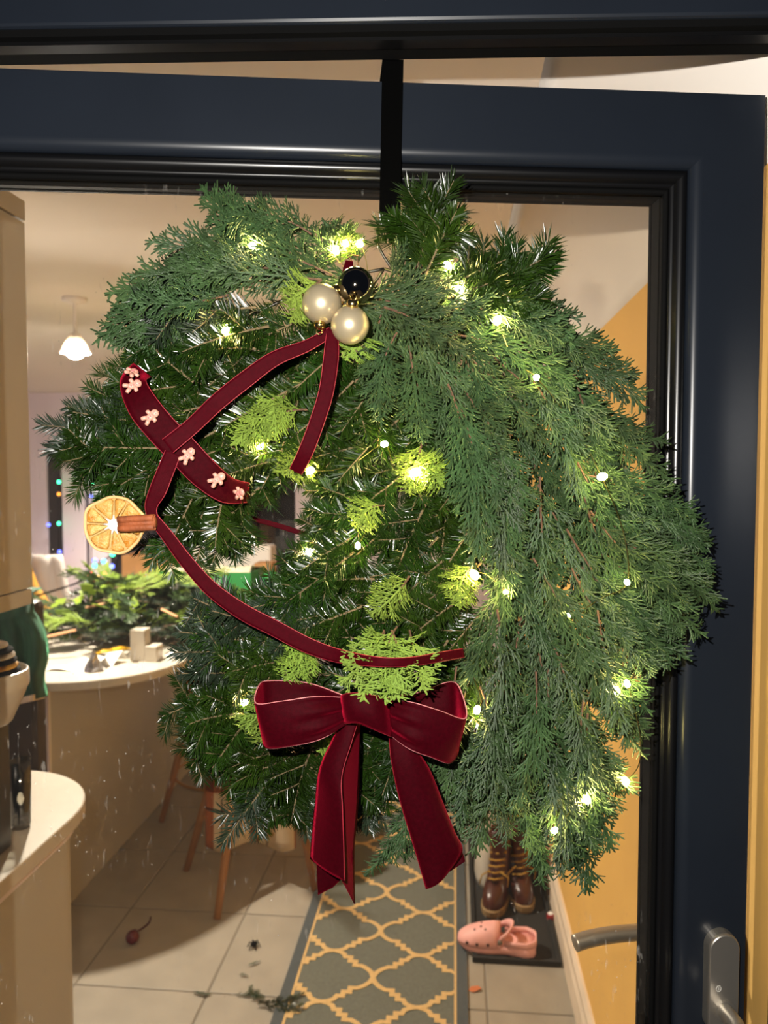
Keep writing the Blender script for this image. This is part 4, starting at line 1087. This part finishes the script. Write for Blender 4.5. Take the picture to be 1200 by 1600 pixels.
# ---- bar stools
M_swood = mat('stool_wood', srgb(164,112,62), rough=.55, noise=.2, nscale=12)
M_brass = mat('brass', srgb(190,150,90), rough=.3, metal=1)
def stool(cx_, cy_, rot, label, feet=None):
    th = thing('bar_stool', (cx_,cy_,0), label, 'stool', 'wooden bar stools at the breakfast bar')
    for k in range(4):
        if feet and k < len(feet): f = Vector(feet[k])
        else: a = rot+math.pi/2*k; f = Vector((cx_+.30*math.cos(a), cy_+.30*math.sin(a), 0))
        c = Vector((cx_,cy_,0)); t = c + (f-c)*.45; t.z = .62
        b = MB(); b.tube([f, f.lerp(t,.5), t], [.014,.018,.020], n=12); b.build('leg', M_swood, th, smooth=True)
    b = MB(); b.tube([(cx_+.245*math.cos(a),cy_+.245*math.sin(a),.20) for a in [2*math.pi*q/40 for q in range(41)]], .007, n=8); b.build('foot_ring', M_brass, th, smooth=True)
    b = MB(); b.lathe([(0,.60),(.15,.60),(.19,.625),(.20,.65),(.185,.672),(0,.68)], (cx_,cy_,0), n=28); b.build('seat', M_swood, th, smooth=True)
    return th
SX, SY = -.84, 3.26
stool(SX, SY, 0, 'wooden bar stool with brass foot ring and checked blanket, nearest the door', [onz(339,1436,0),onz(492,1392,0),(SX+.06,SY+.33,0),onz(291,1360,0)])
f2 = onz(252,1284,0)
stool(f2.x+.27, f2.y+.16, math.radians(210), 'wooden bar stool further back against the bar, mostly hidden', [f2])
# plaid blanket
mp_ = bpy.data.materials.new('plaid_wool'); mp_.use_nodes = True
nt = mp_.node_tree; N = nt.nodes; L = nt.links; pb = N['Principled BSDF']; pb.inputs['Roughness'].default_value = .95
tc = N.new('ShaderNodeTexCoord'); sxz = N.new('ShaderNodeSeparateXYZ'); L.new(tc.outputs['UV'], sxz.inputs[0])
def stripes(src, off):
    f = N.new('ShaderNodeMath'); f.operation = 'ADD'; f.inputs[1].default_value = off; L.new(src, f.inputs[0])
    fr_ = N.new('ShaderNodeMath'); fr_.operation = 'FRACT'; L.new(f.outputs[0], fr_.inputs[0])
    r = N.new('ShaderNodeValToRGB'); r.color_ramp.interpolation = 'CONSTANT'
    cr = r.color_ramp; cr.elements[0].position = 0; cr.elements[0].color = (1,1,1,1); cr.elements[1].position = .42; cr.elements[1].color = srgb(176,112,72)
    for pos, c_ in ((.62,(1,1,1,1)),(.80,srgb(120,100,84)),(.83,(1,1,1,1))):
        e_ = cr.elements.new(pos); e_.color = c_
    L.new(fr_.outputs[0], r.inputs['Fac']); return r.outputs['Color']
c1 = stripes(sxz.outputs['X'], .45); c2 = stripes(sxz.outputs['Y'], .0)
mm1 = N.new('ShaderNodeMix'); mm1.data_type = 'RGBA'; mm1.blend_type = 'MULTIPLY'; mm1.inputs[0].default_value = 1
L.new(c1, mm1.inputs[6]); L.new(c2, mm1.inputs[7])
mm2 = N.new('ShaderNodeMix'); mm2.data_type = 'RGBA'; mm2.blend_type = 'MULTIPLY'; mm2.inputs[0].default_value = 1; mm2.inputs[7].default_value = srgb(226,200,162)
L.new(mm1.outputs[2], mm2.inputs[6]); L.new(mm2.outputs[2], pb.inputs['Base Color'])
by_ = 3.0
rows = []; uv = []
for i in range(13):
    v = i/12; row = []
    for j in range(29):
        u = j/28; px = 322 + u*140; py = 1150 + v*(172 + 8*math.sin(u*9))
        dd = by_ + .035*math.sin(u*11+.8) + .03*abs(math.sin(u*6)) + (.0 if v > .1 else .03)
        row.append(ony(px, py, dd)); uv.append((u*2.0, v*1.25))
    rows.append(row)
rows = [[Vector((SX+.30*(j/28-.62), SY-.02, .69)) for j in range(29)], [Vector((p.x, by_+.05, .685)) for p in rows[0]]] + rows
uv = [(j/28*2.0, -.5) for j in range(29)] + [(j/28*2.0, -.2) for j in range(29)] + uv
b = MB(); b.grid(rows); bl = b.build('plaid_blanket', mp_, smooth=True, solid=.008)
ul = bl.data.uv_layers.new(name='UVMap')
for lp in bl.data.loops: ul.data[lp.index].uv = uv[lp.vertex_index]
tag(bl, 'cream and brown checked blanket hanging from the bar stool', 'blanket')

# ---- runner rug with trellis pattern
rx0 = onz(423,1600,0).x; rx1 = onz(732,1600,0).x
M_rug = mat('rug_grey', srgb(104,106,96), rough=.98, noise=.25, nscale=160, bump=.5, bscale=500)
M_rugb = mat('rug_border', srgb(78,84,86), rough=.98, noise=.25, nscale=160, bump=.5, bscale=500)
M_rugc = mat('rug_cream', srgb(206,172,116), rough=.98, noise=.15, nscale=160, bump=.4, bscale=500)
RY0, RY1 = 1.85, 4.6
rug = thing('runner_rug', ((rx0+rx1)/2,(RY0+RY1)/2,0), 'grey runner rug with cream trellis pattern on the tiled floor', 'rug')
b = MB(); b.box((rx0+.035,RY0+.035,.0005),(rx1-.035,RY1-.035,.008)); b.build('pile', M_rug, rug)
b = MB()
for p0, p1 in (((rx0,RY0),(rx0+.035,RY1)),((rx1-.035,RY0),(rx1,RY1)),((rx0+.035,RY0),(rx1-.035,RY0+.035)),((rx0+.035,RY1-.035),(rx1-.035,RY1))):
    b.box((p0[0],p0[1],.0005),(p1[0],p1[1],.009))
b.build('border', M_rugb, rug)
b = MB()
ia, ib = rx0+.042, rx1-.042
for p0, p1 in (((ia-.006,RY0+.04),(ia+.002,RY1-.04)),((ib-.002,RY0+.04),(ib+.006,RY1-.04))):
    b.box((p0[0],p0[1],.007),(p1[0],p1[1],.0092))
b.build('border_line', M_rugc, rug)
PXP, PYP = .304, .262
EDG = [(0,0),(.13,.03),(.25,.11),(.30,.24),(.42,.24),(.42,.40),(.55,.40),(.55,.56),(.70,.56),(.83,.66),(.94,.80),(1,1)]
EDR = [(1-u,1-v) for u,v in EDG][::-1]
tre = MB(); hw = .0085
def strip(pts, z):
    Lr, Rr = [], []
    for k in range(len(pts)):
        a = pts[max(0,k-1)]; c = pts[min(len(pts)-1,k+1)]; b0 = pts[k]
        u1 = (b0[0]-a[0], b0[1]-a[1]) if k > 0 else (c[0]-b0[0], c[1]-b0[1])
        u2 = (c[0]-b0[0], c[1]-b0[1]) if k < len(pts)-1 else u1
        l1 = math.hypot(*u1); l2 = math.hypot(*u2); n1_ = (-u1[1]/l1, u1[0]/l1); n2_ = (-u2[1]/l2, u2[0]/l2)
        mm_ = (n1_[0]+n2_[0], n1_[1]+n2_[1]); ml = max(.6, (mm_[0]**2+mm_[1]**2)/2)
        n_ = (mm_[0]/ml*hw, mm_[1]/ml*hw)
        if k == 0 or k == len(pts)-1: n_ = ((hw, 0) if n_[0] > 0 else (-hw, 0)) if abs(n_[0]) > abs(n_[1]) else ((0, hw) if n_[1] > 0 else (0, -hw))
        cl_ = lambda x: min(max(x, ia), ib)
        Lr.append((cl_(b0[0]+n_[0]), b0[1]+n_[1], z)); Rr.append((cl_(b0[0]-n_[0]), b0[1]-n_[1], z))
    for k in range(len(pts)-1):
        q = [Lr[k], Rr[k], Rr[k+1], Lr[k+1]]
        if max(p_[0] for p_ in q) - min(p_[0] for p_ in q) < 1e-4: continue
        if max(p_[1] for p_ in q) - min(p_[1] for p_ in q) < 1e-4: continue
        tre.add(q, [(0,1,2,3)])
ax0 = -.262
for i in range(-3, 4):
    for j in range(-6, 20):
        nx = ax0 + i*PXP/2; ny = 2.46 + j*PYP/2
        if (i+j) % 2: continue
        for sx in (-1,1):
            pts = [(nx+sx*u*PXP/2, ny+v*PYP/2) for u,v in (EDG if j % 2 else EDR)]
            if ny < RY0+.05 or ny+PYP/2 > RY1-.05: continue
            strip(pts, .0098 + .0005*(sx > 0))
tre.build('trellis', M_rugc, rug)

# ---- boot mat, boots, clog and bits by the yellow wall
M_mat = mat('mat_black', srgb(34,33,31), rough=.9, noise=.3, nscale=60, bump=.5, bscale=250)
mx0 = onz(738,1500,.0).x; mx1 = RX-.03; my0 = onz(800,1508,0).y
boot_mat = thing('boot_mat', ((mx0+mx1)/2,my0+.4,0), 'black rubber boot mat on the floor by the yellow wall', 'mat')
b = MB(); b.box((mx0,my0,.0005),(mx1,my0+.95,.010)); b.build('base', M_mat, boot_mat, bevel=.003)
b = MB()
for p0,p1 in (((mx0,my0),(mx1,my0+.015)),((mx0,my0+.935),(mx1,my0+.95)),((mx0,my0+.015),(mx0+.015,my0+.935)),((mx1-.015,my0+.015),(mx1,my0+.935))):
    b.box((p0[0],p0[1],.008),(p1[0],p1[1],.020))
b.build('rim', M_mat, boot_mat)
M_boot = mat('brown_leather', srgb(74,32,20), rough=.32, noise=.35, nscale=25, bump=.2, bscale=60)
M_lace = mat('yellow_lace', srgb(168,128,44), rough=.8)
M_sole = mat('boot_sole', srgb(140,112,72), rough=.7)
def boot(px, py, rz, label, z0=.010):
    p = onz(px, py, z0)              # toe front on the ground
    th = thing('boot', p, label, 'boot', 'brown laced boots on the mat')
    cs, sn = math.cos(rz), math.sin(rz)
    def T(x, y, z): return (p.x + x*cs - y*sn, p.y + x*sn + y*cs, z0+z)   # y goes back from the toe
    def ring(ya, yb, w, z, n=28, ex=2.4):
        r = []
        for k in range(n):
            a = 2*math.pi*k/n; c_, s_ = math.cos(a), math.sin(a)
            yy = (ya+yb)/2 + (yb-ya)/2*math.copysign(abs(s_)**(2/ex), s_); f = (yy-ya)/(yb-ya)
            ww = w*(1 - .12*math.exp(-((f-.42)/.18)**2))
            r.append(T(ww/2*math.copysign(abs(c_)**(2/ex), c_), yy, z))
        return r
    b = MB(); b.loft([ring(0,.29,.108,0), ring(-.004,.294,.112,.010), ring(-.004,.294,.112,.026), ring(.004,.288,.104,.030)]); b.build('sole', M_sole, th)
    b = MB(); b.loft([ring(.004,.286,.102,.028), ring(.006,.286,.104,.045), ring(.016,.286,.102,.064), ring(.036,.285,.096,.080), ring(.075,.284,.090,.094), ring(.11,.282,.088,.110), ring(.138,.280,.088,.135), ring(.150,.279,.090,.17), ring(.150,.282,.096,.21), ring(.146,.286,.100,.245), ring(.152,.280,.090,.245), ring(.156,.276,.088,.20)], cap=False); b.build('upper', M_boot, th, smooth=True)
    b = MB(); b.loft([ring(.075,.16,.040,.097), ring(.118,.17,.046,.125), ring(.138,.165,.050,.17), ring(.128,.150,.060,.25), ring(.124,.140,.056,.275)]); b.build('tongue', M_boot, th, smooth=True)
    b = MB()
    for k in range(6):
        yy = .082+.014*k if k < 4 else .134+.003*k; zz = .106+.018*k
        b.tube([T(-.032,yy+.010,zz),T(0,yy-.012,zz+.010),T(.032,yy+.010,zz+.010)], .0035, n=6)
    b.tube([T(-.02,.09,.14),T(-.05,.08,.12),T(-.06,.085,.08)], .003, n=6); b.tube([T(.02,.09,.14),T(.055,.075,.13),T(.05,.08,.09)], .003, n=6)
    b.build('laces', M_lace, th, smooth=True)
boot(766,1436,math.radians(-14),'brown leather boot with yellow laces, the one nearer the rug')
boot(822,1428,math.radians(8),'brown leather boot with yellow laces, the one nearer the yellow wall')
M_clog = mat('pink_foam', srgb(238,174,166), rough=.55, noise=.06, nscale=40)
M_hole = mat('hole_dark', srgb(70,36,30), rough=.9)
p = onz(778,1493,.012); z0 = .014
clog = thing('clog', (p.x,p.y+.05,z0), 'pink foam clog with strap on the front edge of the boot mat', 'clog')
xl = onz(716,1480,.03).x; xr_ = onz(838,1480,.03).x; Lc = xr_-xl; cyc = p.y+.055; tl_ = math.radians(-6)
def CT(x, y, z): return (xl + x*math.cos(tl_) - y*math.sin(tl_), cyc + x*math.sin(tl_) + y*math.cos(tl_), z0+z)
def wid(f): return .052*(max(.0, 1-(2*max(0,.30-f)/.62)**2.2))**.5*(1-.22*math.exp(-((f-.62)/.16)**2))*(1 if f < .85 else max(.0,1-((f-.85)/.16)**2.2)**.5)
fs_ = [.004,.03,.08,.15,.25,.35,.45,.55,.65,.75,.85,.92,.97,.998]
rings = []
for f in fs_:
    w = max(.006, wid(f)); zb_ = .016*max(0,(.2-f)/.2)**1.5; zt_ = .030 + .012*max(0,(f-.5)/.5)
    rings.append([CT(f*Lc, s*w, z) for s, z in ((-1,zt_),(-1.03,zb_+.008),(-.92,zb_),(.92,zb_),(1.03,zb_+.008),(1,zt_))])
b = MB(); b.loft(rings); b.build('sole', M_clog, clog, smooth=True)
rows = []
for f in fs_[:8]:
    w = max(.006, wid(f)); hh_ = .030 + .062*min(1,(f/.5))**.55; row = []
    for k in range(13):
        a = math.pi*k/12; row.append(CT(f*Lc + .05*Lc*math.sin(a)*(f > .45)*-.2, w*math.cos(a)*1.0, .022 + (hh_-.022)*math.sin(a)**.8))
    rows.append(row)
b = MB(); b.grid(rows); b.build('upper', M_clog, clog, smooth=True, solid=.006)
rows = []
for f in (.60,.75,.88,.97,.998):
    w = max(.006, wid(f)); rows.append((f,w))
b = MB()
loop = [CT(f*Lc, -w, .035) for f,w in rows] + [CT(f*Lc, w, .035) for f,w in rows[::-1]]
top_ = [CT(f*Lc, -w*1.02, .050+.008*f) for f,w in rows] + [CT(f*Lc, w*1.02, .050+.008*f) for f,w in rows[::-1]]
b.grid([loop, top_]); b.build('heel_rim', M_clog, clog, smooth=True, solid=.006)
b = MB()
st_ = []
for k in range(17):
    a = math.pi*k/16; st_.append((a))
rows = [[CT(Lc*(.53+.02*h_) + Lc*.16*math.sin(a), .050*math.cos(a), .055+.030*math.sin(a)+h_*.014) for a in st_] for h_ in (-1,1)]
b.grid(rows); sp_ = b.build('strap', M_clog, clog, smooth=True, solid=.005)
b = MB(); q = Vector(CT(Lc*.55,-.056,.052)); b.lathe([(0,.003),(.007,.002),(.009,-.002),(.009,-.006)], q, (0,-1,0), n=12); b.build('rivet', mat('rivet_grey', srgb(110,95,80), rough=.4), sp_, smooth=True)
b = MB()
for f, zz in ((.13,.034),(.26,.036),(.40,.038)):
    q = Vector(CT(f*Lc, -wid(f)*.985-.003, zz)); b.lathe([(0,.0025),(.0055,.002),(.0055,-.004)], q, (0,-1,.35), n=10)
for f, yy in ((.22,-.02),(.30,-.012),(.36,-.026),(.30,.01)):
    hh_ = .030 + .062*min(1,(f/.5))**.55; sa = (1-(yy/wid(f))**2)**.4
    q = Vector(CT(f*Lc, yy, .022+(hh_-.022)*sa+.002)); b.lathe([(0,.002),(.004,.0015),(.004,-.004)], q, (-.3,yy*8,1), n=8)
b.build('vent_holes', M_hole, clog)
# things behind the boots and little bits
p = onz(802,1378,.02)
b = MB(); rings = []
for k, (rr, zz) in enumerate(((.07,.0),(.085,.03),(.08,.12),(.07,.2),(.05,.26),(.035,.28))):
    rings.append([(p.x+rr*math.cos(a)*(1+.08*math.sin(3*a+k)), p.y+.12+rr*.8*math.sin(a), .010+zz) for a in [2*math.pi*q/18 for q in range(18)]])
b.loft(rings); yb = b.build('yellow_bag', mat('mustard_bag', srgb(190,150,40), rough=.7, noise=.2), smooth=True); tag(yb, 'mustard yellow bag with red top standing behind the boots', 'bag')
b = MB(); rings = [[(p.x+rr*math.cos(a), p.y+.12+rr*.8*math.sin(a), .010+zz) for a in [2*math.pi*q/18 for q in range(18)]] for rr, zz in ((.034,.275),(.05,.30),(.045,.36),(.02,.38))]
b.loft(rings); b.build('red_top', mat('red_cloth', srgb(160,40,30), rough=.8), yb, smooth=True)
p = onz(752,1388,.02)
b = MB(); rings = []
for k,(rr,zz) in enumerate(((.040,.0),(.044,.02),(.042,.06),(.034,.09),(.02,.10))):
    rings.append([(p.x+.02+rr*math.cos(a), p.y+.10+rr*2.2*math.sin(a)+.02*k, .010+zz) for a in [2*math.pi*q/18 for q in range(18)]])
b.loft(rings); tag(b.build('grey_shoe', mat('grey_canvas', srgb(165,155,140), rough=.85), smooth=True), 'pale grey shoe behind the boot nearer the rug', 'shoe')
p = onz(860,1436,.012)
b = MB(); b.lathe([(0,0),(.013,0),(.014,.004),(.014,.020),(.011,.023)], (p.x,p.y,.010), n=16); rc = b.build('bottle_cap', mat('cap_red', srgb(150,24,30), rough=.4), smooth=True)
b = MB(); b.lathe([(.011,.0225),(.009,.026),(0,.026)], (p.x,p.y,.010), n=16); b.build('white_top', M_white, rc)
tag(rc, 'small red and white cap lying on the mat by the skirting board', 'cap')
p = onz(742,1546,.001)
b = MB(); b.add([(p.x-.022,p.y-.008,.001),(p.x-.005,p.y-.018,.004),(p.x+.022,p.y-.004,.008),(p.x+.012,p.y+.014,.005),(p.x-.012,p.y+.012,.002)], [(0,1,2,3,4)])
tag(b.build('dry_leaf', mat('dry_leaf', srgb(186,106,62), rough=.8), solid=.001), 'small dry orange leaf on the floor beside the rug', 'leaf')
for i,(px,py,kind,k,ang) in enumerate(((400,1568,'f',.55,.2),(425,1572,'f',.6,-.1),(440,1565,'f',.5,.5),(415,1562,'f',.5,2.6))):
    q = onz(px,py,.012); loose(kind, q, ang, k, 0, rg.uniform(-.4,.4), 'fir_clipping', 'dark fir clipping in the small tuft on the floor at the rug edge', 'clipping', 'tuft of fir clippings on the floor')
for i,(px,py) in enumerate(((312,1553),(366,1553),(300,1548),(372,1522),(385,1508))):
    q = onz(px,py,.006); loose('c', q, rg.uniform(-.5,.7), .16+.05*(i%3), 0, 0, 'cypress_clipping', 'tiny green cypress clipping scattered on the pale floor left of the rug', 'clipping', 'tiny clippings scattered on the floor')
p = onz(207,1466,.02); th = thing('red_ornament', p, 'dark red bauble with its ribbon lying on the shaded floor', 'bauble')
b = MB(); b.ball((p.x,p.y,.024), .024, 16, 12); b.build('ball', mat('deep_red_gloss', srgb(90,10,16), rough=.2), th, smooth=True)
b = MB(); b.tube(catmull([(p.x,p.y+.02,.04),(p.x-.005,p.y+.06,.01),(p.x+.01,p.y+.12,.004),(p.x+.002,p.y+.16,.004)],4), .003, n=6); b.build('ribbon', M_rib, th)
p = onz(397,1480,.0); b = MB(); b.ball((p.x,p.y,.012), .012, 10, 8, (1,1,.8))
for k in range(6):
    a = k*1.05; b.tube([(p.x,p.y,.012),(p.x+.016*math.cos(a),p.y+.016*math.sin(a),.018),(p.x+.024*math.cos(a),p.y+.024*math.sin(a),.001)], .002, n=5)
tag(b.build('floor_scrap', M_gask, smooth=True), 'small black prickly scrap on the floor left of the rug', 'scrap')

for o in bpy.data.objects:
    if '_o' in o: del o['_o']
